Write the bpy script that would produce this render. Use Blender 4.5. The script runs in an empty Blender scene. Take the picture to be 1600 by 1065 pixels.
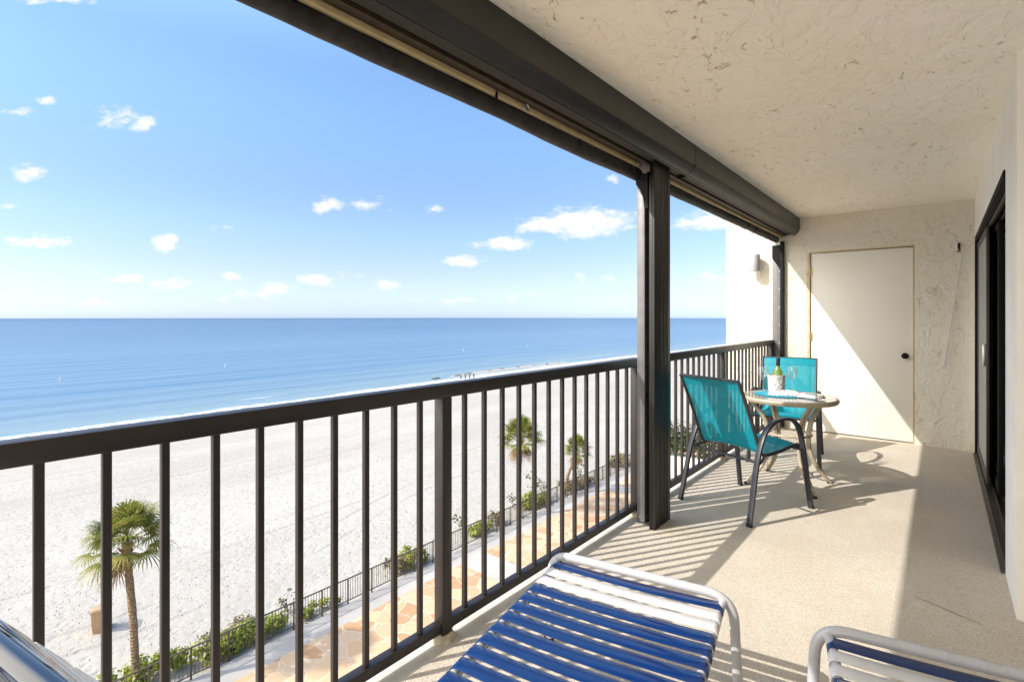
import bpy, bmesh, math, random
from mathutils import Vector, Matrix, noise as mnoise
random.seed(7)
R = math.radians
scene = bpy.context.scene
COL = scene.collection

# ------------------------------------------------------------------ camera
H_CAM = 1.30
YAW = R(40.1)
cam_d = bpy.data.cameras.new('camera')
cam = bpy.data.objects.new('camera', cam_d)
COL.objects.link(cam)
cam.location = (0, 0, H_CAM)
cam.rotation_euler = (R(90), 0, YAW)
cam_d.sensor_width = 36
cam_d.lens = 36 * 796 / 1600
cam_d.shift_y = -(532.5 - 495.6) / 1600
cam_d.clip_start = 0.02
cam_d.clip_end = 30000
scene.camera = cam

# ------------------------------------------------------------------ sun + sky
SUN_DIR = Vector((-0.625, -1.056, 1.0)).normalized()      # towards the sun
SUN_EL = math.asin(SUN_DIR.z)
SUN_AZ = math.atan2(SUN_DIR.x, SUN_DIR.y)                 # from +Y towards +X
SUN_STRENGTH = 2.0
SKY_STRENGTH = 0.15
EXPOSURE = 1.46
sun_d = bpy.data.lights.new('sun', 'SUN')
sun_d.energy = SUN_STRENGTH
sun_d.angle = R(0.5)
sun_d.color = (1.0, 0.95, 0.885)
sun = bpy.data.objects.new('sun', sun_d)
sun.rotation_euler = (-SUN_DIR).to_track_quat('-Z', 'Y').to_euler()
sun.location = SUN_DIR * 50
COL.objects.link(sun)

world = bpy.data.worlds.new('World')
scene.world = world
world.use_nodes = True
wn = world.node_tree.nodes
wl = world.node_tree.links
wn.clear()
w_out = wn.new('ShaderNodeOutputWorld')
w_bg = wn.new('ShaderNodeBackground')
w_bg.inputs['Strength'].default_value = SKY_STRENGTH
wl.new(w_bg.outputs[0], w_out.inputs[0])
sky = wn.new('ShaderNodeTexSky')
sky.sky_type = 'NISHITA'
sky.sun_disc = False
sky.sun_elevation = SUN_EL
sky.sun_rotation = SUN_AZ
sky.altitude = 0
sky.air_density = 1.0
sky.dust_density = 0.6
sky.ozone_density = 2.0


def wmath(op, a, b=None, c=None):
    n = wn.new('ShaderNodeMath')
    n.operation = op
    for i, v in enumerate((a, b, c)):
        if v is None:
            continue
        if isinstance(v, (int, float)):
            n.inputs[i].default_value = v
        else:
            wl.new(v, n.inputs[i])
    return n.outputs[0]


def wvec(op, a, b=None):
    n = wn.new('ShaderNodeVectorMath')
    n.operation = op
    for i, v in enumerate((a, b)):
        if v is None:
            continue
        if isinstance(v, (tuple, list, Vector)):
            n.inputs[i].default_value = tuple(v)
        else:
            wl.new(v, n.inputs[i])
    return n.outputs['Value'] if op in ('DOT_PRODUCT', 'LENGTH') else n.outputs['Vector']


# small fair-weather clouds over the sea: (sideways, up, half width, half height, density)
# in slopes about a fixed compass heading out to sea
CLOUDS = [(25, 177, 34, 10, .75), (72, 156, 22, 9, .7), (185, 182, 46, 15, .65), (224, 193, 20, 14, .9),
          (43, 269, 30, 14, 1), (15, 321, 30, 8, .6), (60, 377, 62, 11, .85), (254, 380, 27, 15, 1.05),
          (200, 436, 32, 9, .85), (262, 443, 34, 10, .85), (362, 432, 16, 9, .85), (437, 451, 34, 12, .8),
          (350, 354, 24, 7, .4), (500, 437, 36, 12, .7), (511, 320, 26, 13, 1), (573, 320, 32, 13, .5),
          (680, 326, 22, 10, .6), (915, 347, 82, 24, 1.15), (855, 352, 50, 15, 1.05), (788, 381, 50, 12, 1),
          (724, 408, 34, 11, 1.05), (605, 445, 24, 10, .85), (957, 435, 18, 9, .55), (960, 275, 15, 11, .45),
          (1110, 344, 42, 19, .9), (1072, 350, 24, 11, .8), (1113, 431, 22, 9, .65), (870, 433, 18, 7, .45),
          (810, 462, 50, 8, .45), (150, 475, 60, 8, .4), (390, 462, 50, 8, .45), (85, 0, 70, 7, .7),
          (565, 430, 14, 6, .5), (905, 433, 14, 6, .45), (700, 470, 60, 7, .35)]
tc = wn.new('ShaderNodeTexCoord')
wdir = tc.outputs['Generated']
fwd = (-math.sin(YAW), math.cos(YAW), 0)
rgt = (math.cos(YAW), math.sin(YAW), 0)
wf = wvec('DOT_PRODUCT', wdir, fwd)
wfc = wmath('MAXIMUM', wf, 0.05)
wa = wmath('DIVIDE', wvec('DOT_PRODUCT', wdir, rgt), wfc)
wb = wmath('DIVIDE', wvec('DOT_PRODUCT', wdir, (0, 0, 1)), wfc)
cmb = wn.new('ShaderNodeCombineXYZ')
wl.new(wa, cmb.inputs[0])
wl.new(wb, cmb.inputs[1])
P = cmb.outputs[0]


def wnoise(scale, detail, sy=1.0, rough=.6):
    mp = wvec('MULTIPLY', P, (1, sy, 1))
    n = wn.new('ShaderNodeTexNoise')
    n.inputs['Scale'].default_value = scale
    n.inputs['Detail'].default_value = detail
    n.inputs['Roughness'].default_value = rough
    wl.new(mp, n.inputs['Vector'])
    return n


n1 = wnoise(26, 5, 1.8, .62)
n2 = wnoise(11, 3, 1.5)
warp = wvec('MULTIPLY', wvec('SUBTRACT', n2.outputs['Color'], (.5, .5, .5)), (.030, .010, 0))
Pw = wvec('ADD', P, warp)
acc = None
for (px, py, hw, hh, op) in CLOUDS:
    c = ((px - 800) / 796, (495.6 - py) / 796, 0)
    q = wvec('MULTIPLY', wvec('SUBTRACT', Pw, c), (796 / (hw * 1.25), 796 / (hh * 1.3), 0))
    v = wmath('MULTIPLY', wmath('SUBTRACT', 1.0, wvec('LENGTH', q)), op)
    acc = v if acc is None else wmath('MAXIMUM', acc, v)
dens = wmath('ADD', acc, wmath('MULTIPLY', wmath('SUBTRACT', n1.outputs['Fac'], .54), 1.9))
mr = wn.new('ShaderNodeMapRange')
mr.interpolation_type = 'SMOOTHSTEP'
mr.inputs['From Min'].default_value = 0.02
mr.inputs['From Max'].default_value = 0.75
wl.new(dens, mr.inputs['Value'])
cl_mask = wmath('MULTIPLY', wmath('MULTIPLY', mr.outputs[0], wmath('GREATER_THAN', wf, 0.05)),
                wmath('GREATER_THAN', acc, -0.45))
cl_mask = wmath('MULTIPLY', cl_mask, 0.9)
# sky grading by height: dimmed towards the horizon, overhead boosted as added fill
sep = wn.new('ShaderNodeSeparateXYZ')
wl.new(wdir, sep.inputs[0])
ramp = wn.new('ShaderNodeValToRGB')
ramp.color_ramp.interpolation = 'EASE'
els = ramp.color_ramp.elements
SKY_GRADE = [(0.0, (.415, .52, .86)), (.03, (.40, .450, .64)), (.08, (.425, .420, .48)), (.18, (.445, .460, .51)),
             (.40, (.55, .62, .67)), (.62, (1.2, 1.2, 1.2)), (1.0, (1.4, 1.4, 1.4))]
while len(els) < len(SKY_GRADE):
    els.new(.5)
for e_, (p_, c_) in zip(els, SKY_GRADE):
    e_.position = p_
    e_.color = c_ + (1,)
wl.new(sep.outputs[2], ramp.inputs[0])
grade = wvec('MULTIPLY', sky.outputs[0], None)
wl.new(ramp.outputs[0], grade.node.inputs[1])
# unseen bright patch added to the sky behind the viewer, fills the balcony shade
FILL_L = 9.0
fill_dir = Vector((-.34, -.90, .36)).normalized()
vd = wvec('DOT_PRODUCT', wdir, fill_dir)
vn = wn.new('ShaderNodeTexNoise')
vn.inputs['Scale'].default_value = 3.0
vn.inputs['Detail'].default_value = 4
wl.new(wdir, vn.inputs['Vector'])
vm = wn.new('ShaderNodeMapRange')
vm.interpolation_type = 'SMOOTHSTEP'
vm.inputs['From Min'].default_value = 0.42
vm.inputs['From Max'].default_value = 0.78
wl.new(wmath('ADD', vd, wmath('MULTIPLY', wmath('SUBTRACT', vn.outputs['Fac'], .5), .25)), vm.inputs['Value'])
sky_fill = wn.new('ShaderNodeMix')
sky_fill.data_type = 'RGBA'
wl.new(vm.outputs[0], sky_fill.inputs['Factor'])
wl.new(grade, sky_fill.inputs['A'])
sky_fill.inputs['B'].default_value = (FILL_L, FILL_L * .95, FILL_L * .86, 1)
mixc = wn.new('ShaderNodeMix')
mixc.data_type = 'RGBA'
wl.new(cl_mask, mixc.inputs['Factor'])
wl.new(sky_fill.outputs['Result'], mixc.inputs['A'])
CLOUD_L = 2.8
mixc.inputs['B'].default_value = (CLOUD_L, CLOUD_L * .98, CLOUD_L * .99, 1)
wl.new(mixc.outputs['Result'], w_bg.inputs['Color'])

scene.view_settings.view_transform = 'Standard'
scene.view_settings.look = 'None'
scene.view_settings.exposure = EXPOSURE
scene.view_settings.gamma = 1
scene.render.engine = 'CYCLES'
cy = scene.cycles
cy.use_denoising = True
cy.max_bounces = 10
cy.diffuse_bounces = 6
cy.glossy_bounces = 4
cy.transmission_bounces = 6
cy.transparent_max_bounces = 16
cy.caustics_reflective = False
cy.caustics_refractive = False
cy.sample_clamp_indirect = 6


# ------------------------------------------------------------------ helpers
def tag(o, label=None, cat=None, group=None, kind=None):
    if label:
        o['label'] = label
    if cat:
        o['category'] = cat
    if group:
        o['group'] = group
    if kind:
        o['kind'] = kind
    return o


def empty(name, loc=(0, 0, 0), rz=0.0):
    o = bpy.data.objects.new(name, None)
    o.empty_display_size = .1
    o.location = loc
    o.rotation_euler = (0, 0, rz)
    COL.objects.link(o)
    return o


def copy_tree(o, parent=None):
    c = o.copy()
    COL.objects.link(c)
    if parent is not None:
        c.parent = parent
    for ch in o.children:
        copy_tree(ch, c)
    return c


def catmull(pts, n=6, closed=False):
    pts = [Vector(p) for p in pts]
    out = []
    N = len(pts)
    rng = range(N) if closed else range(N - 1)
    for i in rng:
        if closed:
            p0, p1, p2, p3 = pts[i - 1], pts[i], pts[(i + 1) % N], pts[(i + 2) % N]
        else:
            p0 = pts[i - 1] if i > 0 else pts[0] * 2 - pts[1]
            p1, p2 = pts[i], pts[i + 1]
            p3 = pts[i + 2] if i + 2 < N else pts[-1] * 2 - pts[-2]
        for k in range(n):
            t = k / n
            out.append(.5 * ((2 * p1) + (p2 - p0) * t + (2 * p0 - 5 * p1 + 4 * p2 - p3) * t * t
                             + (3 * p1 - p0 - 3 * p2 + p3) * t ** 3))
    if not closed:
        out.append(pts[-1].copy())
    return out


def fillet(pts, r, n=6):
    """polyline with rounded corners"""
    pts = [Vector(p) for p in pts]
    out = [pts[0]]
    for i in range(1, len(pts) - 1):
        a, b, c = pts[i - 1], pts[i], pts[i + 1]
        rr = min(r, (a - b).length * .49, (c - b).length * .49)
        p, q = b + (a - b).normalized() * rr, b + (c - b).normalized() * rr
        for k in range(n + 1):
            t = k / n
            out.append(p * (1 - t) ** 2 + b * 2 * t * (1 - t) + q * t * t)
    out.append(pts[-1])
    return out


class MB:
    def __init__(self):
        self.v = []
        self.f = []

    def add(self, vs, fs):
        o = len(self.v)
        self.v += [tuple(p) for p in vs]
        self.f += [tuple(i + o for i in f) for f in fs]
        return self

    def box(self, x0, x1, y0, y1, z0, z1):
        vs = [(x0, y0, z0), (x1, y0, z0), (x1, y1, z0), (x0, y1, z0),
              (x0, y0, z1), (x1, y0, z1), (x1, y1, z1), (x0, y1, z1)]
        return self.add(vs, [(3, 2, 1, 0), (4, 5, 6, 7), (0, 1, 5, 4), (1, 2, 6, 5), (2, 3, 7, 6), (3, 0, 4, 7)])

    def prism(self, poly, y0, y1, axis='y'):
        """poly in the two other axes, extruded along axis"""
        n = len(poly)
        if axis == 'y':
            vs = [(a, y0, b) for a, b in poly] + [(a, y1, b) for a, b in poly]
        elif axis == 'x':
            vs = [(y0, a, b) for a, b in poly] + [(y1, a, b) for a, b in poly]
        else:
            vs = [(a, b, y0) for a, b in poly] + [(a, b, y1) for a, b in poly]
        fs = [(i, (i + 1) % n, n + (i + 1) % n, n + i) for i in range(n)]
        fs += [tuple(range(n))[::-1], tuple(range(n, 2 * n))]
        return self.add(vs, fs)

    def sweep(self, path, section, up=(0, 0, 1), closed=False, scale=None):
        """section: list of (a, b): a sideways (path x up), b along the carried 'up'"""
        path = [Vector(p) for p in path]
        n, m = len(path), len(section)
        up = Vector(up)
        vs = []
        prev = None
        for i, p in enumerate(path):
            if closed:
                t = path[(i + 1) % n] - path[i - 1]
            else:
                t = path[min(i + 1, n - 1)] - path[max(i - 1, 0)]
            t.normalize()
            s = t.cross(up)
            if s.length < .05:
                s = prev if prev is not None else t.orthogonal()
            s = (s - t * s.dot(t)).normalized()
            if prev is not None and s.dot(prev) < 0 and False:
                s = -s
            prev = s.copy()
            u = s.cross(t).normalized()
            k = 1 if scale is None else scale[i]
            vs += [p + s * (a * k) + u * (b * k) for a, b in section]
        fs = []
        for i in range(n if closed else n - 1):
            j = (i + 1) % n
            for q in range(m):
                r = (q + 1) % m
                fs.append((i * m + q, i * m + r, j * m + r, j * m + q))
        if not closed:
            fs.append(tuple(range(m))[::-1])
            fs.append(tuple(range((n - 1) * m, n * m)))
        return self.add(vs, fs)

    def tube(self, path, r, seg=10, closed=False, scale=None):
        """round tube, parallel transport"""
        path = [Vector(p) for p in path]
        n = len(path)
        t0 = (path[1] - path[0]).normalized()
        s = t0.orthogonal().normalized()
        vs = []
        for i, p in enumerate(path):
            if closed:
                t = path[(i + 1) % n] - path[i - 1]
            else:
                t = path[min(i + 1, n - 1)] - path[max(i - 1, 0)]
            t.normalize()
            s = (s - t * s.dot(t)).normalized()
            u = t.cross(s)
            rr = r * (1 if scale is None else scale[i])
            for k in range(seg):
                a = 2 * math.pi * k / seg
                vs.append(p + s * (math.cos(a) * rr) + u * (math.sin(a) * rr))
        fs = []
        for i in range(n if closed else n - 1):
            j = (i + 1) % n
            for q in range(seg):
                r2 = (q + 1) % seg
                fs.append((i * seg + q, i * seg + r2, j * seg + r2, j * seg + q))
        if not closed:
            fs.append(tuple(range(seg))[::-1])
            fs.append(tuple(range((n - 1) * seg, n * seg)))
        return self.add(vs, fs)

    def lathe(self, prof, c=(0, 0, 0), seg=28, caps=True):
        """prof: list of (radius, z)"""
        vs, fs = [], []
        m = len(prof)
        for k in range(seg):
            a = 2 * math.pi * k / seg
            for r, z in prof:
                vs.append((c[0] + math.cos(a) * r, c[1] + math.sin(a) * r, c[2] + z))
        for k in range(seg):
            j = (k + 1) % seg
            for i in range(m - 1):
                fs.append((k * m + i, j * m + i, j * m + i + 1, k * m + i + 1))
        if caps:
            fs.append(tuple(k * m for k in range(seg))[::-1])
            fs.append(tuple(k * m + m - 1 for k in range(seg)))
        return self.add(vs, fs)

    def build(self, name, mat, parent=None, bevel=0.0, seg=2, smooth=35, loc=None, xf=None):
        vs = self.v if xf is None else [xf @ Vector(p) for p in self.v]
        me = bpy.data.meshes.new(name)
        me.from_pydata([tuple(p) for p in vs], [], self.f)
        if bevel > 0:
            bm = bmesh.new()
            bm.from_mesh(me)
            bmesh.ops.recalc_face_normals(bm, faces=bm.faces)
            es = [e for e in bm.edges if len(e.link_faces) == 2 and e.calc_face_angle(0) > R(30)]
            bmesh.ops.bevel(bm, geom=es, offset=bevel, segments=seg, profile=.5, affect='EDGES', clamp_overlap=True)
            bm.to_mesh(me)
            bm.free()
        elif smooth is not None and len(self.f) < 60000:
            bm = bmesh.new()
            bm.from_mesh(me)
            bmesh.ops.recalc_face_normals(bm, faces=bm.faces)
            bm.to_mesh(me)
            bm.free()
        if smooth is not None:
            me.polygons.foreach_set('use_smooth', [True] * len(me.polygons))
            me.set_sharp_from_angle(angle=R(smooth))
        me.materials.append(mat)
        o = bpy.data.objects.new(name, me)
        COL.objects.link(o)
        if parent is not None:
            o.parent = parent
        if loc:
            o.location = loc
        return o


# ------------------------------------------------------------------ materials
class NT:
    """tiny node-tree writer"""

    def __init__(self, name):
        self.m = bpy.data.materials.new(name)
        self.m.use_nodes = True
        self.n = self.m.node_tree.nodes
        self.l = self.m.node_tree.links
        self.bsdf = self.n['Principled BSDF']
        self.out = self.n['Material Output']

    def put(self, sock, v):
        if isinstance(v, bpy.types.NodeSocket):
            self.l.new(v, sock)
        elif isinstance(v, (tuple, list)):
            n = len(sock.default_value)
            v = tuple(v)
            sock.default_value = v + (1,) if n == 4 and len(v) == 3 else v
        else:
            sock.default_value = v

    def node(self, t, out=0, props=None, **ins):
        n = self.n.new(t)
        for k, v in (props or {}).items():
            setattr(n, k, v)
        for k, v in ins.items():
            key = k.replace('_', ' ')
            self.put(n.inputs[int(k[1:])] if k[0] == 'i' and k[1:].isdigit() else n.inputs[key], v)
        return n.outputs[out]

    def coord(self, kind='Object'):
        return self.node('ShaderNodeTexCoord', kind)

    def mapping(self, vec, scale=(1, 1, 1), rot=(0, 0, 0), loc=(0, 0, 0)):
        return self.node('ShaderNodeMapping', 0, None, Vector=vec, Scale=scale, Rotation=rot, Location=loc)

    def noise(self, vec, scale, detail=3, rough=.55, dist=0.0, out='Fac'):
        return self.node('ShaderNodeTexNoise', out, None, Vector=vec, Scale=scale, Detail=detail, Roughness=rough,
                         Distortion=dist)

    def voronoi(self, vec, scale, feature='F1', out='Distance', rnd=1.0):
        return self.node('ShaderNodeTexVoronoi', out, {'feature': feature}, Vector=vec, Scale=scale, Randomness=rnd)

    def math(self, op, a, b=0.0, c=0.0, clamp=False):
        return self.node('ShaderNodeMath', 0, {'operation': op, 'use_clamp': clamp}, i0=a, i1=b, i2=c)

    def ramp(self, v, lo, hi, a=0.0, b=1.0, smooth=True):
        n = self.n.new('ShaderNodeMapRange')
        n.interpolation_type = 'SMOOTHSTEP' if smooth else 'LINEAR'
        for k, x in (('Value', v), ('From Min', lo), ('From Max', hi), ('To Min', a), ('To Max', b)):
            self.put(n.inputs[k], x)
        return n.outputs[0]

    def mix(self, f, a, b, blend='MIX'):
        n = self.n.new('ShaderNodeMix')
        n.data_type = 'RGBA'
        n.blend_type = blend
        self.put(n.inputs['Factor'], f)
        self.put(n.inputs['A'], a)
        self.put(n.inputs['B'], b)
        return n.outputs['Result']

    def bump(self, h, strength=.5, dist=.01, normal=None):
        n = self.n.new('ShaderNodeBump')
        n.inputs['Strength'].default_value = strength
        n.inputs['Distance'].default_value = dist
        self.l.new(h, n.inputs['Height'])
        if normal is not None:
            self.l.new(normal, n.inputs['Normal'])
        return n.outputs[0]

    def set(self, **kw):
        for k, v in kw.items():
            self.put(self.bsdf.inputs[k.replace('_', ' ')], v)
        return self


def simple(name, col, rough=.5, metal=0.0, var=.08, scale=18, bump=0.0, bscale=120, spec=.5, coat=0.0):
    t = NT(name)
    co = t.coord()
    n = t.noise(co, scale, 4)
    c = t.mix(t.ramp(n, .3, .7), tuple(x * (1 - var) for x in col), tuple(min(1, x * (1 + var)) for x in col))
    n2 = t.noise(co, scale * 3, 3)
    t.set(Base_Color=c, Metallic=metal, Roughness=t.ramp(n2, .3, .7, max(.02, rough - .02), min(1, rough + .02)),
          Specular_IOR_Level=spec, Coat_Weight=coat)
    if bump:
        t.set(Normal=t.bump(t.noise(co, bscale, 3), bump, .002))
    return t.m


def stucco(name, col, kind='wall'):
    """trowelled knock-down stucco: smeared plateaus with ragged edges and small torn pits"""
    t = NT(name)
    co = t.coord()
    wv = t.node('ShaderNodeVectorMath', 0, {'operation': 'MULTIPLY_ADD'}, i0=t.noise(co, 3.2, 3, out='Color'),
                i1=(.16, .16, .16), i2=co)
    if kind == 'ceiling':
        wv = t.mapping(wv, (1.0, .62, 1.0), (0, 0, R(20)))
    wall = kind == 'wall'
    sc = 8.0 if wall else 7.0
    wv = t.mapping(wv, (1.0, .75, .8) if wall else (1.0, 1.0, 1.0))
    big = t.noise(wv, sc, 4, .56, 0.5)
    plate = t.ramp(big, .40, .60)
    big2 = t.noise(t.mapping(wv, loc=(4.3, 1.7, 9.1)), sc * 1.9, 3, .55, .8)
    plate2 = t.ramp(big2, .44, .58)
    where = t.ramp(t.noise(co, 2.3, 3), .40, .58)
    where2 = t.ramp(t.noise(t.mapping(co, loc=(7, 3, 2)), 3.0, 2), .44, .58)
    fine = t.noise(co, 110, 4, .6)
    mid = t.noise(co, 24, 3, .5)
    dash = t.ramp(t.noise(t.mapping(co, (1, .5, .6)), 17, 2), .54, .60)
    torn = t.math('MULTIPLY', t.ramp(t.math('ABSOLUTE', t.math('SUBTRACT', big2, .51)), .0, .020, 1, 0), where2)
    torn = t.math('MULTIPLY', torn, dash)
    lip = t.math('MULTIPLY', t.ramp(t.math('ABSOLUTE', t.math('SUBTRACT', big, .5)), .0, .03, 1, 0), where)
    lip = t.math('MULTIPLY', lip, t.ramp(t.noise(t.mapping(co, loc=(3, 8, 5)), 12, 2), .50, .58))
    h = t.math('MULTIPLY_ADD', t.math('MULTIPLY', plate, where), .8, t.math('MULTIPLY', plate2, .45))
    h = t.math('MULTIPLY_ADD', lip, .5, h)
    h = t.math('MULTIPLY_ADD', mid, .30, h)
    h = t.math('MULTIPLY_ADD', fine, .12, h)
    h = t.math('MULTIPLY_ADD', torn, -.9, h)
    stain = t.ramp(t.noise(co, 1.1, 4), .35, .75)
    c = t.mix(stain, col, tuple(x * y for x, y in zip(col, (.98, .965, .92))))
    c = t.mix(t.math('MULTIPLY', torn, .9 if kind == 'ceiling' else .8), c,
              tuple(x * y for x, y in zip(col, (.50, .38, .22))))  # brown pit tone: dirt, with the pits' shade painted into the colour
    t.set(Base_Color=c, Roughness=.88, Specular_IOR_Level=.25,
          Normal=t.bump(h, .55 if wall else .65, .012 if wall else .010))
    return t.m


M = {}
M['stucco'] = stucco('stucco_wall', (.665, .628, .545))
M['ceiling'] = stucco('stucco_ceiling', (.90, .87, .80), 'ceiling')
M['smooth_wall'] = simple('painted_wall', (.84, .815, .755), .8, var=.06, scale=2.2, bump=.8, bscale=45, spec=.2)
M['door'] = simple('door_paint', (.75, .72, .655), .55, var=.02, scale=2.5, bump=.08, bscale=180, spec=.35)
M['door_frame'] = simple('door_frame_paint', (.52, .43, .27), .6, var=.10, scale=9, spec=.3)
M['bronze'] = simple('bronze_aluminium', (.052, .041, .036), .42, .0, var=.16, scale=7, bump=.06, bscale=240, spec=.45)
M['rail'] = simple('rail_paint', (.019, .0145, .0135), .40, .0, var=.18, scale=11, bump=.10, bscale=200, spec=.5)
M['post'] = simple('post_paint', (.013, .012, .0115), .42, .0, var=.15, scale=8, spec=.45)
M['guide'] = simple('guide_metal', (.15, .145, .15), .45, .2, var=.12, scale=12, spec=.5)
M['housing'] = simple('housing_metal', (.019, .0165, .015), .36, .1, var=.13, scale=5, bump=.05, bscale=150, spec=.55)
M['slate'] = simple('slate_panel', (.013, .013, .0155), .34, .1, var=.12, scale=5, spec=.55)
M['brown'] = simple('brown_beam', (.036, .025, .014), .55, var=.25, scale=20, spec=.3)
M['beige'] = simple('beige_strip', (.50, .41, .23), .55, var=.08, scale=15, spec=.3)
M['black'] = simple('black_plastic', (.008, .008, .009), .65, var=.2, spec=.15)
M['silver'] = simple('silver_metal', (.55, .54, .52), .3, .85, var=.06)
M['brass'] = simple('hinge_metal', (.45, .36, .22), .45, .6, var=.1)
M['white_paint'] = simple('white_tube_paint', (.48, .48, .50), .28, var=.03, scale=8, spec=.5, coat=.2)
M['lamp_white'] = simple('lamp_paint', (.46, .47, .51), .45, var=.02, spec=.4)
M['charcoal'] = simple('charcoal_frame', (.034, .034, .042), .38, .1, var=.15, scale=20, bump=.05, bscale=300, spec=.5)
M['table_frame'] = simple('taupe_table_frame', (.44, .37, .27), .42, var=.06, scale=16, spec=.5)
M['rubber'] = simple('rubber', (.02, .02, .02), .7, var=.1)
M['mortar'] = simple('mortar_patch', (.50, .45, .34), .9, var=.25, scale=40, bump=.9, bscale=60, spec=.1)


def roll_fabric():
    t = NT('rolled_screen_fabric')
    co = t.coord()
    n = t.noise(co, 22, 4)
    f = t.noise(co, 420, 2)
    c = t.mix(t.ramp(n, .3, .7), (.011, .011, .012), (.030, .029, .028))
    h = t.math('MULTIPLY_ADD', f, .25, t.noise(t.mapping(co, (1, .25, 1)), 40, 4))
    t.set(Base_Color=c, Roughness=.62, Specular_IOR_Level=.4, Normal=t.bump(h, .6, .004))
    return t.m


M['roll'] = roll_fabric()


def floor_mat():
    t = NT('balcony_floor_coating')
    co = t.coord()
    loop = t.voronoi(t.mapping(co, (1, 1.25, 1)), 135)
    loop2 = t.noise(co, 210, 3, .6)
    rows = t.node('ShaderNodeTexWave', 'Fac', {'wave_type': 'BANDS', 'bands_direction': 'X'}, Vector=co, Scale=22,
                  Distortion=1.2, Detail=2)
    blot = t.noise(co, 2.2, 5, .6)
    blot2 = t.noise(co, 11, 4, .6)
    c = t.mix(t.ramp(blot, .3, .7), (.61, .55, .46), (.69, .635, .545))
    c = t.mix(t.ramp(blot2, .35, .75, 0, .35), c, (.58, .50, .39))
    c = t.mix(t.ramp(loop, .2, .7, 0, .45), c, (.36, .30, .22))
    c = t.mix(t.ramp(t.noise(co, 75, 3, .7), .40, .62, 0, .20), c, (.42, .36, .28))
    speck = t.ramp(t.noise(co, 42, 3, .7), .66, .74, 0, .45)
    c = t.mix(speck, c, (.30, .25, .18))
    h = t.math('MULTIPLY_ADD', loop, -.9, t.math('MULTIPLY', rows, .10))
    h = t.math('MULTIPLY_ADD', loop2, .5, h)
    t.set(Base_Color=c, Roughness=.9, Specular_IOR_Level=.2, Normal=t.bump(h, .55, .004))
    return t.m


M['floor'] = floor_mat()


def curb_mat():
    t = NT('bare_slab_edge')
    co = t.coord()
    c = t.mix(t.ramp(t.noise(co, 6, 5), .3, .7), (.52, .49, .43), (.66, .63, .56))
    c = t.mix(t.ramp(t.noise(co, 40, 3), .6, .75, 0, .5), c, (.36, .33, .27))
    t.set(Base_Color=c, Roughness=.85, Specular_IOR_Level=.2, Normal=t.bump(t.noise(co, 70, 4), .4, .004))
    return t.m


M['slab_edge'] = curb_mat()


def sling_mat(name, col, trans=.30, holes=.10):
    t = NT(name)
    co = t.coord('UV')
    co = t.coord('Object')
    weave = t.math('MULTIPLY', t.math('SINE', t.math('MULTIPLY', t.node('ShaderNodeSeparateXYZ', 0, None, Vector=co), 1700)),
                   t.math('SINE', t.math('MULTIPLY', t.node('ShaderNodeSeparateXYZ', 2, None, Vector=co), 1700)))
    n = t.noise(co, 35, 3)
    c = t.mix(t.ramp(n, .3, .7), tuple(x * .93 for x in col), tuple(min(1, x * 1.06) for x in col))
    t.set(Base_Color=c, Roughness=.48, Specular_IOR_Level=.35, Normal=t.bump(weave, .15, .0006))
    tl = t.n.new('ShaderNodeBsdfTranslucent')
    t.put(tl.inputs['Color'], c)
    mx = t.n.new('ShaderNodeMixShader')
    mx.inputs[0].default_value = trans
    t.l.new(t.bsdf.outputs[0], mx.inputs[1])
    t.l.new(tl.outputs[0], mx.inputs[2])
    tr = t.n.new('ShaderNodeBsdfTransparent')
    tr.inputs['Color'].default_value = (.75, 1, 1, 1)
    mx2 = t.n.new('ShaderNodeMixShader')
    mx2.inputs[0].default_value = holes
    t.l.new(mx.outputs[0], mx2.inputs[1])
    t.l.new(tr.outputs[0], mx2.inputs[2])
    t.l.new(mx2.outputs[0], t.out.inputs['Surface'])
    return t.m


M['teal'] = sling_mat('teal_sling', (.001, .31, .40), .20, .08)


def strap_mat(name, col, rough):
    t = NT(name)
    co = t.coord()
    c = t.mix(t.ramp(t.noise(co, 9, 4), .3, .7), tuple(x * .9 for x in col), tuple(min(1, x * 1.08) for x in col))
    t.set(Base_Color=c, Roughness=rough, Specular_IOR_Level=.5,
          Coat_Weight=.2, Coat_Roughness=.08)
    return t.m


M['blue_strap'] = strap_mat('blue_vinyl_strap', (.0035, .027, .125), .17)
M['white_strap'] = strap_mat('white_vinyl_strap', (.66, .655, .65), .26)


M['navy_tube'] = simple('glossy_navy_sleeve', (.004, .012, .045), .10, var=.1, scale=6, spec=.5, coat=.6)


def clear_mix(name, tint, fac, rough=.03, col=(.9, .95, .95)):
    t = NT(name)
    t.set(Base_Color=col, Roughness=rough, Specular_IOR_Level=.6)
    tr = t.n.new('ShaderNodeBsdfTransparent')
    tr.inputs['Color'].default_value = tint + (1,)
    lw = t.n.new('ShaderNodeLayerWeight')
    lw.inputs['Blend'].default_value = .5
    fr = t.math('MULTIPLY_ADD', t.math('POWER', lw.outputs['Facing'], 3.0), .85, .07).node
    gl = t.n.new('ShaderNodeBsdfGlossy')
    gl.inputs['Roughness'].default_value = rough
    m1 = t.n.new('ShaderNodeMixShader')
    t.l.new(fr.outputs[0], m1.inputs[0])
    t.l.new(tr.outputs[0], m1.inputs[1])
    t.l.new(gl.outputs[0], m1.inputs[2])
    m2 = t.n.new('ShaderNodeMixShader')
    m2.inputs[0].default_value = fac
    t.l.new(m1.outputs[0], m2.inputs[1])
    t.l.new(t.bsdf.outputs[0], m2.inputs[2])
    t.l.new(m2.outputs[0], t.out.inputs['Surface'])
    return t.m


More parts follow.
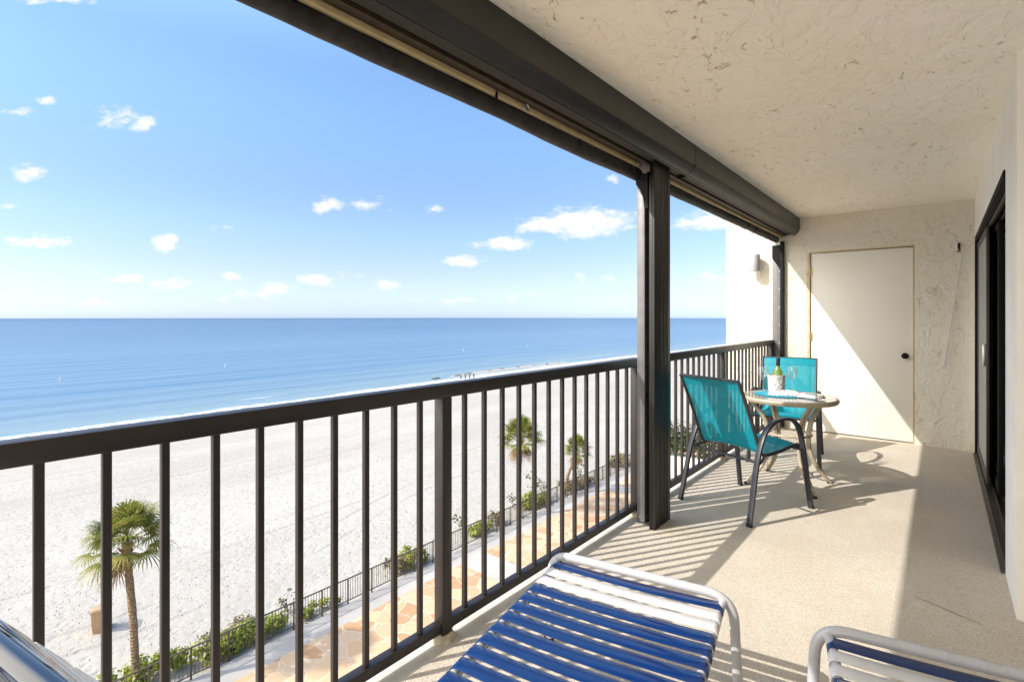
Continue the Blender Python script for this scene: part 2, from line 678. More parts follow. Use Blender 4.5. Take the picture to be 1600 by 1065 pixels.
M['wine_glass'] = clear_mix('clear_glass', (.96, .98, .98), .03)
M['bottle'] = clear_mix('green_bottle_glass', (.78, .84, .45), .40, .06, (.33, .35, .09))
M['table_glass'] = clear_mix('obscure_table_glass', (.80, .84, .80), .48, .09, (.56, .54, .46))
M['door_glass'] = clear_mix('door_glass', (.35, .37, .38), .25, .04, (.015, .016, .018))
M['screen'] = clear_mix('insect_screen', (.45, .45, .45), .62, .6, (.17, .165, .16))


def marble():
    t = NT('marble')
    co = t.coord()
    v = t.math('ABSOLUTE', t.math('SUBTRACT', t.noise(co, 14, 5, .65, 1.6), .5))
    c = t.mix(t.ramp(v, 0, .10), (.34, .33, .34), (.80, .78, .77))
    t.set(Base_Color=c, Roughness=.3)
    return t.m


M['marble'] = marble()


def napkin_mat():
    t = NT('striped_napkin')
    co = t.coord()
    x = t.node('ShaderNodeSeparateXYZ', 0, None, Vector=t.mapping(co, rot=(0, 0, R(35))))
    s = t.ramp(t.math('SINE', t.math('MULTIPLY', x, 300)), .35, .7)
    s2 = t.ramp(t.math('SINE', t.math('MULTIPLY', x, 118)), .1, .5)
    c = t.mix(s, (.70, .67, .68), (.34, .32, .38))
    c = t.mix(t.math('MULTIPLY', s2, .45), c, (.66, .50, .54))
    t.set(Base_Color=c, Roughness=.9, Specular_IOR_Level=.1, Normal=t.bump(t.noise(co, 300, 2), .3, .001))
    return t.m


M['napkin'] = napkin_mat()


# --- outside materials
def sand_mat():
    t = NT('beach_sand')
    co = t.coord()
    sx = t.node('ShaderNodeSeparateXYZ', 0, None, Vector=co)
    big = t.noise(t.mapping(co, (1, .25, 1)), .16, 5, .6)
    c = t.mix(t.ramp(big, .3, .7), (.372, .343, .298), (.437, .408, .360))
    c = t.mix(t.ramp(t.noise(co, 1.8, 5, .65), .35, .75, 0, .5), c, (.31, .29, .265))
    c = t.mix(t.ramp(t.noise(co, 5.5, 4, .7), .52, .72, 0, .30), c, (.27, .25, .22))
    # damp sand and a wrack line near the water
    wn_ = t.math('MULTIPLY_ADD', t.noise(t.mapping(co, (1, .12, 1)), .22, 4), 14, sx)
    wet = t.ramp(wn_, -68.5, -61, 1, 0)
    c = t.mix(t.math('MULTIPLY', wet, .55), c, (.32, .295, .26))
    streak = t.ramp(t.noise(t.mapping(co, (1.3, .05, 1)), 1.0, 5, .7), .62, .72)
    zone = t.math('MULTIPLY', t.ramp(sx, -66, -58, 0, 1), t.ramp(sx, -52, -42, 1, 0))
    c = t.mix(t.math('MULTIPLY', t.math('MULTIPLY', streak, zone), .35), c, (.27, .25, .22))
    bits = t.math('MULTIPLY', t.ramp(t.voronoi(co, 1.6), .02, .055, 1, 0), t.ramp(t.noise(co, .35, 2), .5, .6))
    c = t.mix(t.math('MULTIPLY', bits, .7), c, (.16, .13, .10))
    foot = t.math('MULTIPLY', t.ramp(t.voronoi(t.mapping(co, (1.5, 1, 1), (0, 0, R(35))), 1.9), .0, .36, 0, 1),
                  1.0)
    dry = t.ramp(sx, -62, -50, .15, 1)
    h = t.math('MULTIPLY_ADD', t.noise(co, 3.6, 5, .66), .55, t.math('MULTIPLY', foot, .40))
    h = t.math('MULTIPLY', h, dry)
    rake = t.math('SINE', t.math('MULTIPLY', t.math('MULTIPLY_ADD', t.noise(co, .08, 2), 5.0, sx), 2.1))
    h = t.math('MULTIPLY_ADD', rake, .05, h)
    sy = t.node('ShaderNodeSeparateXYZ', 1, None, Vector=co)
    tr_all = None
    for (x0, amp, fq, ph) in ((-26.5, 2.2, .16, .4), (-33, 3.5, .055, 1.0), (-41, 2.0, .035, 2.2), (-47.5, 1.6, .03, .3), (-55, 1.5, .02, 1.1)):
        cx = t.math('MULTIPLY_ADD', t.math('SINE', t.math('MULTIPLY_ADD', sy, fq, ph)), amp, x0)
        dx = t.math('SUBTRACT', sx, cx)
        two = t.math('ABSOLUTE', t.math('SUBTRACT', t.math('ABSOLUTE', dx), .85))
        m_ = t.ramp(two, .06, .20, 1, 0)
        tr_all = m_ if tr_all is None else t.math('MAXIMUM', tr_all, m_)
    tr_all = t.math('MULTIPLY', tr_all, t.ramp(t.noise(t.mapping(co, (1, .3, 1)), .5, 3), .40, .62))
    c = t.mix(t.math('MULTIPLY', tr_all, .35), c, (.27, .25, .225))
    h = t.math('MULTIPLY_ADD', tr_all, -.35, h)
    dim = t.math('MULTIPLY', t.ramp(t.voronoi(t.mapping(co, (1.0, 2.0, 1.0), (0, 0, R(-20))), 2.6), .05, .22, 1, 0), t.ramp(t.noise(co, .6, 3), .38, .60))
    h = t.math('MULTIPLY_ADD', dim, -.55, h)
    c = t.mix(t.math('MULTIPLY', dim, .18), c, (.24, .225, .205))  # shade of the hollows painted into the sand colour
    t.set(Base_Color=c, Roughness=.95, Specular_IOR_Level=.1, Normal=t.bump(h, .75, .13))
    return t.m


M['sand'] = sand_mat()


def sea_mat():
    t = NT('sea_water')
    co = t.coord()
    sx = t.node('ShaderNodeSeparateXYZ', 0, None, Vector=co)
    d = t.node('ShaderNodeAttribute', 'Fac', {'attribute_name': 'shore_dist'})
    nn = t.noise(t.mapping(co, (1, .08, 1)), .08, 4)
    dn = t.math('MULTIPLY_ADD', t.math('SUBTRACT', nn, .5), 30, d)
    c = t.mix(t.ramp(dn, 2, 40, smooth=False), (.185, .26, .29), (.10, .185, .28))
    c = t.mix(t.ramp(dn, 40, 420, smooth=False), c, (.062, .128, .225))
    c = t.mix(t.ramp(d, 500, 4500, smooth=False), c, (.026, .068, .135))
    band = t.noise(t.mapping(co, (.02, .0016, 1)), 1.0, 5, .6)
    c = t.mix(t.ramp(band, .35, .7, 0, .30), c, (.14, .23, .32))
    # surf: ragged white edge, and a second thin line of broken water
    fx = t.math('MULTIPLY_ADD', t.math('SUBTRACT', t.noise(t.mapping(co, (1, .22, 1)), .35, 5, .65), .5), 5.0, d)
    foam = t.math('MULTIPLY', t.ramp(fx, 2.4, 3.6, 1, 0), t.ramp(t.noise(co, 1.1, 5, .75), .38, .58))
    foam = t.math('MAXIMUM', foam, t.math('MULTIPLY', t.ramp(fx, .2, 1.4, 1, 0), .8))
    l2 = t.math('ABSOLUTE', t.math('SUBTRACT', fx, 9.5))
    foam2 = t.math('MULTIPLY', t.ramp(l2, .2, .9, 1, 0), t.ramp(t.noise(t.mapping(co, (1, .05, 1)), .5, 4), .52, .66))
    foam = t.math('MAXIMUM', foam, t.math('MULTIPLY', foam2, .5))
    c = t.mix(foam, c, (.80, .81, .82))
    ripple = t.noise(t.mapping(co, (1, .28, 1)), 1.1, 4, .6)
    wave = t.noise(t.mapping(co, (.16, .018, 1)), 1.0, 4, .55)
    h = t.math('MULTIPLY_ADD', wave, 2.2, t.math('MULTIPLY', ripple, .30))
    t.set(Base_Color=c, Roughness=t.math('MULTIPLY_ADD', foam, .5, .30), Specular_IOR_Level=.22, IOR=1.33,
          Normal=t.bump(h, .7, .9))
    return t.m


M['sea'] = sea_mat()


def concrete_mat():
    t = NT('deck_concrete')
    co = t.coord()
    c = t.mix(t.ramp(t.noise(co, .5, 5), .3, .7), (.37, .34, .30), (.45, .42, .375))
    c = t.mix(t.ramp(t.noise(co, 7, 4), .45, .75, 0, .3), c, (.30, .27, .23))
    t.set(Base_Color=c, Roughness=.85, Specular_IOR_Level=.2, Normal=t.bump(t.noise(co, 30, 3), .3, .01))
    return t.m


M['concrete'] = concrete_mat()


def flag_mat():
    t = NT('flagstone')
    co = t.coord()
    wv = t.node('ShaderNodeVectorMath', 0, {'operation': 'MULTIPLY_ADD'}, i0=t.noise(co, 1.2, 2, out='Color'),
                i1=(.35, .35, 0), i2=co)
    cell = t.voronoi(wv, 1.45, 'F1', 'Color')
    e = t.voronoi(wv, 1.45, 'DISTANCE_TO_EDGE', 'Distance')
    s = t.node('ShaderNodeSeparateColor', 0, None, Color=cell)
    s2 = t.node('ShaderNodeSeparateColor', 1, None, Color=cell)
    c = t.mix(t.ramp(s, .1, .9, smooth=False), (.40, .225, .115), (.58, .40, .235))
    c = t.mix(t.ramp(s2, .55, .95, 0, .6), c, (.56, .46, .33))
    c = t.mix(t.ramp(t.noise(co, 3.5, 5, .65), .3, .75, 0, .45), c, (.50, .33, .19))
    g = t.ramp(e, .012, .028, 1, 0)
    c = t.mix(t.math('MULTIPLY', g, .75), c, (.60, .52, .41))
    h = t.math('MULTIPLY_ADD', g, -.6, t.math('MULTIPLY', t.noise(co, 9, 4), .4))
    t.set(Base_Color=c, Roughness=.75, Specular_IOR_Level=.25, Normal=t.bump(h, .5, .02))
    return t.m


M['flagstone'] = flag_mat()


def leaf_mat(name, cols, rough=.45, trans=.35):
    t = NT(name)
    r = t.node('ShaderNodeNewGeometry', 'Random Per Island')
    c = t.mix(t.ramp(r, 0, .45, smooth=False), cols[0], cols[1])
    c = t.mix(t.ramp(r, .45, .9, smooth=False), c, cols[2])
    c = t.mix(t.ramp(r, .93, 1.0), c, cols[3])
    t.set(Base_Color=c, Roughness=rough, Specular_IOR_Level=.4)
    tl = t.n.new('ShaderNodeBsdfTranslucent')
    t.put(tl.inputs['Color'], c)
    mx = t.n.new('ShaderNodeMixShader')
    mx.inputs[0].default_value = trans
    t.l.new(t.bsdf.outputs[0], mx.inputs[1])
    t.l.new(tl.outputs[0], mx.inputs[2])
    t.l.new(mx.outputs[0], t.out.inputs['Surface'])
    return t.m


M['palm_leaf'] = leaf_mat('palm_leaf', [(.085, .115, .018), (.18, .21, .035), (.32, .29, .075), (.40, .29, .11)])
M['dead_leaf'] = leaf_mat('dry_palm_leaf', [(.20, .13, .06), (.28, .19, .09), (.34, .25, .13), (.15, .10, .05)], .8)
M['shrub_leaf'] = leaf_mat('shrub_leaf', [(.13, .18, .015), (.25, .30, .03), (.38, .40, .06), (.45, .35, .10)])
M['dark_leaf'] = leaf_mat('hedge_leaf', [(.02, .035, .012), (.05, .075, .02), (.10, .13, .03), (.20, .18, .06)])
M['pale_leaf'] = leaf_mat('dry_shrub_leaf', [(.14, .13, .06), (.22, .20, .10), (.30, .24, .12), (.25, .14, .07)], .7)


def bark():
    t = NT('palm_bark')
    co = t.coord()
    z = t.node('ShaderNodeSeparateXYZ', 2, None, Vector=co)
    rings = t.math('SINE', t.math('MULTIPLY', t.math('MULTIPLY_ADD', t.noise(co, 4, 2), .12, z), 62))
    c = t.mix(t.ramp(t.noise(co, 12, 4), .3, .7), (.15, .105, .06), (.29, .215, .135))
    c = t.mix(t.ramp(t.noise(co, 16, 3), .62, .7), c, (.46, .40, .31))
    h = t.math('MULTIPLY_ADD', rings, .4, t.noise(co, 22, 4))
    t.set(Base_Color=c, Roughness=.9, Specular_IOR_Level=.1, Normal=t.bump(h, .8, .03))
    return t.m


M['bark'] = bark()
M['twig'] = simple('twig', (.20, .15, .10), .85, var=.3, scale=30)
M['bin'] = simple('tan_bin_plastic', (.40, .25, .14), .5, var=.08, scale=5, spec=.4)
M['fence'] = simple('fence_bronze', (.075, .052, .038), .5, var=.15, scale=6)
M['stone'] = simple('weathered_rock', (.13, .12, .10), .85, var=.35, scale=2, bump=.8, bscale=6)
M['buoy'] = simple('buoy_white', (.60, .60, .60), .4, var=.03)
M['wall_white'] = simple('white_render', (.72, .70, .66), .8, var=.04, scale=2, bump=.3, bscale=20)

# ------------------------------------------------------------------ ground, beach, sea
G = H_CAM - 12.0          # level of the pool deck
SEA = H_CAM - 13.2


def smooth01(x, a, b):
    t = max(0, min(1, (x - a) / (b - a)))
    return t * t * (3 - 2 * t)


def shore_x(y):
    return -76.6 - 2.6 * smooth01(y, 70, 100) + 1.6 * smooth01(y, 125, 190) + .5 * math.sin(y * .07)


def sand_z(x, y):
    s = shore_x(y)
    base = G - .04
    if x > -28:
        z = base + .04 * mnoise.noise(Vector((x * .3, y * .3, 0)))
    else:
        k = (x - (-28)) / (s - (-28))           # 0 .. 1 at the waterline
        z = base + (SEA - base) * (k ** 1.25 if k < 1 else 1 + (k - 1) * 1.6)
    z += .05 * mnoise.noise(Vector((x * .12, y * .05, 3)))
    # low sand bar with a pool of water behind it
    bx = (x - (s - 6.5)) / 2.0
    by = smooth01(y, 72, 84) * (1 - smooth01(y, 122, 140))
    z += .50 * math.exp(-bx * bx) * by * (.75 + .5 * mnoise.noise(Vector((y * .16, 2, 0))))
    return max(z, SEA - 6)


def grid_mesh(name, xs, ys, zf, mat, attr=None, smooth=True):
    me = bpy.data.meshes.new(name)
    vs = [(x, y, zf(x, y)) for y in ys for x in xs]
    n = len(xs)
    fs = [(j * n + i, j * n + i + 1, (j + 1) * n + i + 1, (j + 1) * n + i) for j in range(len(ys) - 1) for i in range(n - 1)]
    me.from_pydata(vs, [], fs)
    if attr:
        a = me.attributes.new(attr[0], 'FLOAT', 'POINT')
        a.data.foreach_set('value', [attr[1](v[0], v[1]) for v in vs])
    if smooth:
        me.polygons.foreach_set('use_smooth', [True] * len(me.polygons))
    me.materials.append(mat)
    o = bpy.data.objects.new(name, me)
    COL.objects.link(o)
    return o


def frange(a, b, s):
    out = []
    while a < b - 1e-6:
        out.append(a)
        a += s
    return out + [b]


xs = [-105 + i * 1.0 for i in range(36)] + [-69 + i * 1.5 for i in range(33)] + [-19.0]
ys = frange(-60, 140, 2.0) + frange(145, 420, 10) + [500, 700, 1000, 1500, 2500]
tag(grid_mesh('sand', xs, ys, sand_z, M['sand']), kind='structure')

xs = [-8000, -5000, -3000, -1800, -1000, -600, -400, -300, -240, -200, -175, -155] + [-145 + i * 1.5 for i in range(51)]
ys = [-8000, -4000, -2000, -900, -400, -200, -120] + frange(-60, 260, 4.0) + [280, 320, 380, 460, 600, 900, 1500, 3000, 8000]


def swell(x, y):
    d = shore_x(y) - x
    if d > 90 or d < -8:
        return SEA
    a = .16 * smooth01(d, 2, 12) * (1 - smooth01(d, 50, 90))
    ph = d / (4.2 + d * .045) * 2 * math.pi / 1.6 + 1.2 * mnoise.noise(Vector((x * .05, y * .018, 0)))
    s = math.sin(ph)
    return SEA + a * (max(0, s) ** 2.2 * 1.5 - .35)


tag(grid_mesh('sea', xs, ys, swell, M['sea'], ('shore_dist', lambda x, y: shore_x(y) - x)), kind='structure')

tag(MB().box(-19.0, 12, -60, 420, G - .5, G).build('pool_deck', M['concrete'], smooth=None), kind='structure')
fl = MB()
cuts = [-60, -6.2, -4.9, 6.0, 6.0, 17.3, 18.6, 29.6, 30.9, 42, 43.3, 60]
for a, b in ((-40, -8), (-6.8, 4.4), (4.4, 17.35), (19.05, 31.5), (32.8, 45), (46.3, 60), (61.3, 80)):
    fl.add([(-17.85, a, G + .004), (-3, a, G + .004), (-3, b, G + .004), (-17.85, b, G + .004)], [(0, 1, 2, 3)])
tag(fl.build('flagstone_paving', M['flagstone'], smooth=None), kind='structure')
# far ground behind the beach and the building
tag(MB().box(-19.05, 900, 421, 2500, G - .6, G - .05).build('ground', M['sand'], smooth=None), kind='structure')

# ------------------------------------------------------------------ balcony shell
XR = -1.548          # railing line
YB = 6.655           # face of the end wall
ZC = 2.446
YN = -2.6            # near end of what is built
tag(MB().box(-1.475, 2.4, YN, YB + .3, -.20, 0).build('balcony_floor', M['floor'], smooth=None), kind='structure')
tag(MB().box(-1.64, -1.475, YN, YB, -.20, -.003).build('slab_edge', M['slab_edge'], bevel=.006), kind='structure')
tag(MB().box(-1.60, 2.4, YN, YB + .3, ZC, ZC + .22).build('balcony_ceiling', M['ceiling'], smooth=None), kind='structure')
# hairline crack in the floor coating
cr = MB()
pts = [Vector((-.095, 3.02, .0015)), Vector((-.03, 3.0, .0015)), Vector((.06, 2.96, .0015)), Vector((.135, 2.93, .0015))]
cpts = catmull(pts, 6)
for i in range(len(cpts) - 1):
    w = .0022 * (1 - abs(i / len(cpts) - .5))
    a, b = cpts[i], cpts[i + 1]
    cr.add([(a.x, a.y - w, .0015), (b.x, b.y - w, .0015), (b.x, b.y + w, .0015), (a.x, a.y + w, .0015)], [(0, 1, 2, 3)])
crack_m = simple('crack', (.10, .08, .06), .9)
tag(cr.build('floor_crack', crack_m, smooth=None), kind='structure')

# end wall with the storage door: stucco built round the door recess
ew = MB()
DX0, DX1, DZ = -1.172, -.205, 2.045
ew.box(-2.073, DX0, YB, YB + .28, -11.5, 3.6)
ew.box(DX1, .75, YB, YB + .28, -.2, ZC)
ew.box(DX0, DX1, YB, YB + .28, DZ, ZC)
ew.box(DX0, DX1, YB + .12, YB + .28, -.2, DZ)
end_wall = ew.build('stucco_wall', M['stucco'], smooth=None)
tag(end_wall, 'cream trowelled stucco end wall with a flush storage door, running out past the railing', 'wall')
fr = MB()
fr.box(DX0, DX0 + .024, YB + .002, YB + .118, 0, DZ)
fr.box(DX1 - .012, DX1, YB + .002, YB + .118, 0, DZ)
fr.box(DX0 + .024, DX1 - .012, YB + .002, YB + .118, DZ - .014, DZ)
fr.build('door_frame', M['door_frame'], end_wall, bevel=.002)
door = MB().box(DX0 + .030, DX1 - .015, YB + .020, YB + .062, .012, DZ - .020).build('door', M['door'], end_wall, bevel=.003)
kx = -.285
kn = MB()
kn.lathe([(.0, 0), (.030, 0), (.032, .004), (.030, .008), (.012, .012), (.011, .030), (.020, .036), (.027, .046),
          (.027, .056), (.020, .066), (.0, .070)], seg=24, caps=False)
kn.build('door_knob', M['black'], door, xf=Matrix.Translation((kx, YB + .020, .90)) @ Matrix.Rotation(R(90), 4, 'X'))
for z in (1.82, 1.08, .25):
    hb = MB()
    hb.tube([(DX0 + .027, YB + .012, z - .05), (DX0 + .027, YB + .012, z + .05)], .007, 10)
    hb.box(DX0 + .030, DX0 + .052, YB + .0175, YB + .0198, z - .045, z + .045)
    hb.build('hinge', M['brass'], door)

# side wall with the sliding glass door
XW = .25
sw = MB()
sw.box(XW, XW + .30, 3.08, 3.585, -.1, ZC)
sw.box(XW, XW + .30, 3.585, YB, 2.055, ZC)
sw.box(XW, XW + .30, 6.50, YB, -.1, 2.055)
sw.box(XW + .30, 1.0, 3.08, 3.3, -.1, ZC)
side_wall = sw.build('painted_wall', M['smooth_wall'], smooth=None)
tag(side_wall, 'off-white side wall beside the ceiling with a dark sliding glass door opening', 'wall')
nw = MB().box(1.0, 1.2, YN, 3.3, -.1, ZC).build('near_wall', M['stucco'], smooth=None)
nw.name = 'stucco_wall'
tag(nw, 'set-back stretch of cream stucco wall at the right edge, nearest the viewer', 'wall')

sd = empty('sliding_door', (XW, 5.04, 0))
tag(sd, 'dark bronze sliding glass patio door with insect screen in the side wall', 'sliding door')
Y0, Y1 = -1.455, 1.46
f = MB()
f.box(.004, .16, Y0, Y0 + .035, .0, 2.055)
f.box(-.006, .16, Y1 - .04, Y1, .0, 2.055)
f.box(-.006, .16, Y0 + .035, Y1 - .04, 2.01, 2.055)
f.build('frame', M['black'], sd, bevel=.002)
tr = MB()
tr.box(-.018, .16, Y0, Y1, .003, .020)
for x in (.0, .045, .09, .15):
    tr.box(x, x + .006, Y0 + .036, Y1 - .042, .0205, .040)
tr.build('track', M['bronze'], sd, bevel=.001)
hd = MB()
for i in range(3):
    x = .028 + i * .045
    hd.box(x, x + .018, Y0 + .036, Y1 - .042, 1.985, 2.009)
hd.build('head_channel', M['bronze'], sd, bevel=.001)


def door_panel(name, x, ya, yb, mat, fmat, thick=.028, st=.05):
    p = MB()
    z0, z1 = .045, 1.982
    p.box(x, x + thick, ya, ya + st, z0, z1)
    p.box(x, x + thick, yb - st, yb, z0, z1)
    p.box(x, x + thick, ya + st, yb - st, z0, z0 + .075)
    p.box(x, x + thick, ya + st, yb - st, z1 - .05, z1)
    o = p.build(name, fmat, sd, bevel=.002)
    g = MB().box(x + thick * .4, x + thick * .6, ya + st, yb - st, z0 + .075, z1 - .05)
    g.build('pane', mat, o, smooth=None)
    return o


p1 = door_panel('screen_panel', .010, .18, 1.40, M['screen'], M['bronze'], .018, .04)
p2 = door_panel('glass_panel', .058, -.10, 1.41, M['door_glass'], M['black'])
p3 = door_panel('glass_panel', .108, -1.41, .0, M['door_glass'], M['black'])
hn = MB()
hn.box(-.012, .009, .20, .228, .93, 1.10)
hn.build('handle', M['silver'], p1, bevel=.004)
# curtain cloth just inside the glass
cu = MB()
cp = [(.235 + .018 * math.sin(i * .9), Y0 + i * (Y1 - Y0) / 90) for i in range(91)]
for i in range(90):
    a, b = cp[i], cp[i + 1]
    cu.add([(a[0], a[1], .02), (b[0], b[1], .02), (b[0], b[1], 2.05), (a[0], a[1], 2.05)], [(0, 1, 2, 3)])
cu.build('curtain', simple('curtain_cloth', (.06, .06, .06), .9), sd)

# crank rod hanging from a wall hook
hk = empty('crank_rod', (.135, YB, 1.985))
tag(hk, 'thin white crank rod hanging slantwise from a black hook on the stucco end wall', 'rod')
h = MB()
h.box(-.010, .010, -.006, 0, -.045, .045)
h.tube(catmull([(0, -.006, .02), (0, -.04, .025), (0, -.06, .0), (0, -.045, -.03), (0, -.012, -.03)], 5), .006, 8)
h.build('hook', M['black'], hk)
h = MB()
h.tube([(.024, -.045, -.078), (-.112, -.03, -1.178)], .0046, 8)
h.tube([(-.112, -.03, -1.178), (-.128, -.03, -1.182)], .006, 8)
h.build('rod', M['white_paint'], hk)
h = MB()
h.tube(catmull([(-.010, -.056, -.012), (.006, -.05, -.045), (.024, -.045, -.075), (.06, -.12, -.03), (.105, -.22, .03)], 6), .0024, 6)
h.build('cord', M['silver'], hk)

# wall lamp on the outer end of the wall
lx, lz = -1.715, 1.95
lp = empty('wall_lamp', (lx, YB, lz))
tag(lp, 'white cylinder wall lamp on the sunlit stucco beyond the railing', 'lamp')
b = MB()
b.lathe([(.0, -.098), (.050, -.098), (.054, -.094), (.0635, -.098), (.066, -.094), (.066, .094), (.062, .098), (.0, .098)], (0, -.115, 0), 36, False)
b.build('shade', M['lamp_white'], lp)
b = MB()
b.box(-.035, .035, -.016, -.001, -.005, .075)
b.build('wall_plate', M['lamp_white'], lp, bevel=.003)
b = MB()
b.tube([(0, -.016, .035), (0, -.052, .035)], .014, 12)
b.build('arm', M['lamp_white'], lp)

# ------------------------------------------------------------------ railings
SP = .1214


def by(i):
    return .190 + SP * i


bal_bm = MB().box(-.0095, .0095, -.0095, .0095, .0745, .9765)
bal_me = None


def railing(name, label, y0, y1, posts, bal_rows):
    global bal_me
    root = empty(name, (XR, (y0 + y1) / 2, 0))
    tag(root, label, 'railing', 'dark metal balcony railings')
    yc = (y0 + y1) / 2
    MB().box(-.028, .030, y0 - yc, y1 - yc, .977, 1.032).build('top_rail', M['rail'], root, bevel=.005)
    # bottom rail broken at the posts
    ed = sorted([y0] + [v for p in posts for v in (p - .026, p + .026)] + [y1])
    ed = [e for e in ed if y0 - .001 <= e <= y1 + .001]
    segs = []
    k = y0
    for p in sorted(posts):
        if p - .026 > k + .05:
            segs.append((k, p - .026))
        k = p + .026
    if y1 > k + .05:
        segs.append((k, y1))
    for a, b_ in segs:
        MB().box(-.020, .020, a - yc, b_ - yc, .035, .074).build('bottom_rail', M['rail'], root, bevel=.003)
    for p in posts:
        po = MB().box(-.0255, .0255, p - .0255 - yc, p + .0255 - yc, -.02, .9765).build('post', M['rail'], root, bevel=.003)
        for q0, q1 in ((-.040, -.026), (.026, .040)):
            MB().box(-.018, .018, p + q0 - yc, p + q1 - yc, .030, .034).build('bracket', M['silver'], po)
        foot = MB()
        prof = [(.052, -.003), (.050, .010), (.042, .022), (.034, .026)]
        foot.lathe(prof, (0, p - yc, 0), 14)
        for q in range(len(foot.v)):
            x, y, z = foot.v[q]
            n = mnoise.noise(Vector((x * 40, (y + yc) * 40, z * 40))) * .012
            foot.v[q] = (x * 1.0 + n, y + n * .7, max(-.003, z + n * .4))
        foot.build('mortar', M['mortar'], po)
    for yv in bal_rows:
        if bal_me is None:
            o = bal_bm.build('baluster', M['rail'], root, bevel=.0015, seg=1)
            bal_me = o.data
        else:
            o = bpy.data.objects.new('baluster', bal_me)
            COL.objects.link(o)
            o.parent = root
        o.location = (0, yv - yc, 0)
    return root


posts1 = [by(-4), by(10), 3.110]
rows1 = [by(i) for i in range(-16, 24) if i not in (10, -4)]
railing('balcony_railing', 'long dark brown railing before the beach, left of the tall post',
        -1.95, 3.137, posts1, rows1)
posts2 = [3.27, 4.85, 6.60]
rows2 = [y for y in [3.41 + SP * i * 1.005 for i in range(26)] if abs(y - 4.85) > .05 and y < 6.57]
railing('balcony_railing', 'shorter dark brown railing behind the teal chairs, between tall post and end wall',
        3.245, 6.628, posts2, rows2)

# ------------------------------------------------------------------ tall post and shutter guides
tp = empty('tall_post', (XR, 3.05, 0))
tag(tp, 'floor-to-shutter dark metal post with grey guide channel between the two railings', 'post')
p = MB()
p.box(.200, .212, -.115, .120, .0, 2.30)          # broad inner face
p.box(.150, .1995, -.045, .120, .0, 2.30)
p.box(.176, .1995, -.112, -.090, .0, 2.17)
for y in (-.02, .03, .075):
    p.box(.212, .2145, y - .003, y + .003, .01, 2.25)
p.build('inner_cover', M['post'], tp, bevel=.002)
p = MB()
p.box(.070, .122, -.062, .060, .012, 2.155)
p.build('guide_channel', M['guide'], tp, bevel=.003)
p = MB()
p.box(.122, .149, -.030, .060, .0, 2.22)
p.build('dark_web', M['black'], tp)
p = MB()
p.box(.060, .150, -.085, .070, .0, .006)
p.tube([(.092, -.066, .04), (.092, -.0605, .04)], .006, 8)
p.build('base_plate', M['silver'], tp, bevel=.001)
p = MB()
p.prism([(.128, 1.98), (.118, 2.05), (.10, 2.10), (.07, 2.14), (.07, 2.2), (.15, 2.2), (.15, 1.98)], -.078, -.064, 'y')
p.build('gusset_or_shadow', M['black'], tp)  # gusset at the head of the guide channel

ec = empty('end_guide', (-1.49, 6.63, 0))
tag(ec, 'grey screen guide plate with a row of white screws against the end wall', 'guide rail')
MB().box(-.044, .046, .003, .022, 0.0, 2.15).build('plate', M['guide'], ec, bevel=.002)
MB().box(.047, .082, -.035, .022, 0.0, 2.19).build('channel', M['black'], ec, bevel=.002)
for i in range(10):
    MB().lathe([(.0, 0), (.0065, 0), (.0055, .004), (.0, .005)], seg=10, caps=False).build(
        'screw', M['buoy'], ec, xf=Matrix.Translation((.031, .003, .16 + .21 * i)) @ Matrix.Rotation(R(90), 4, 'X'))
MB().prism([(-.044, 2.0), (.044, 1.86), (.046, 2.15), (-.044, 2.15)], -.012, .002, 'y').build('gusset_or_shadow', M['black'], ec)  # black wedge standing in for the diagonal shadow on the plate

# ------------------------------------------------------------------ overhead: shutter housing, beam, rolled screens
hs = empty('shutter_housing', (0, 0, 0))
tag(hs, 'long black metal roller shutter housing along the outer edge of the ceiling', 'shutter housing')
prof = [(-1.250, ZC - .001), (-1.247, 2.33), (-1.250, 2.305), (-1.262, 2.285), (-1.300, 2.252), (-1.310, 2.245), (-1.362, 2.236),
        (-1.372, 2.25), (-1.380, ZC - .001)]
for a, b_ in ((YN, 3.372), (3.376, YB - .002)):
    MB().prism([(-1.250, ZC - .001), (-1.247, 2.33), (-1.250, 2.308), (-1.372, 2.308), (-1.380, ZC - .001)], a, b_).build('casing', M['housing'], hs, smooth=28)
    MB().prism([(-1.2515, 2.3075), (-1.262, 2.285), (-1.300, 2.252), (-1.308, 2.247), (-1.312, 2.275), (-1.372, 2.275), (-1.372, 2.3075)],
               a, b_).build('lower_panel', M['slate'], hs, smooth=28)
seam = [(x + (.0012 if x > -1.3 else 0), z - (.0012 if z < 2.4 else 0)) for x, z in prof]
MB().prism(seam, 3.3722, 3.3758).build('joint_strip', M['black'], hs, smooth=28)
MB().box(-1.371, -1.3125, YN, YB - .004, 2.262, 2.2748).build('slot', M['rubber'], hs)
lip = MB()
lip.tube([(-1.302, YN, 2.250), (-1.302, YB - .004, 2.250)], .004, 8)
lip.build('lip', M['slate'], hs)

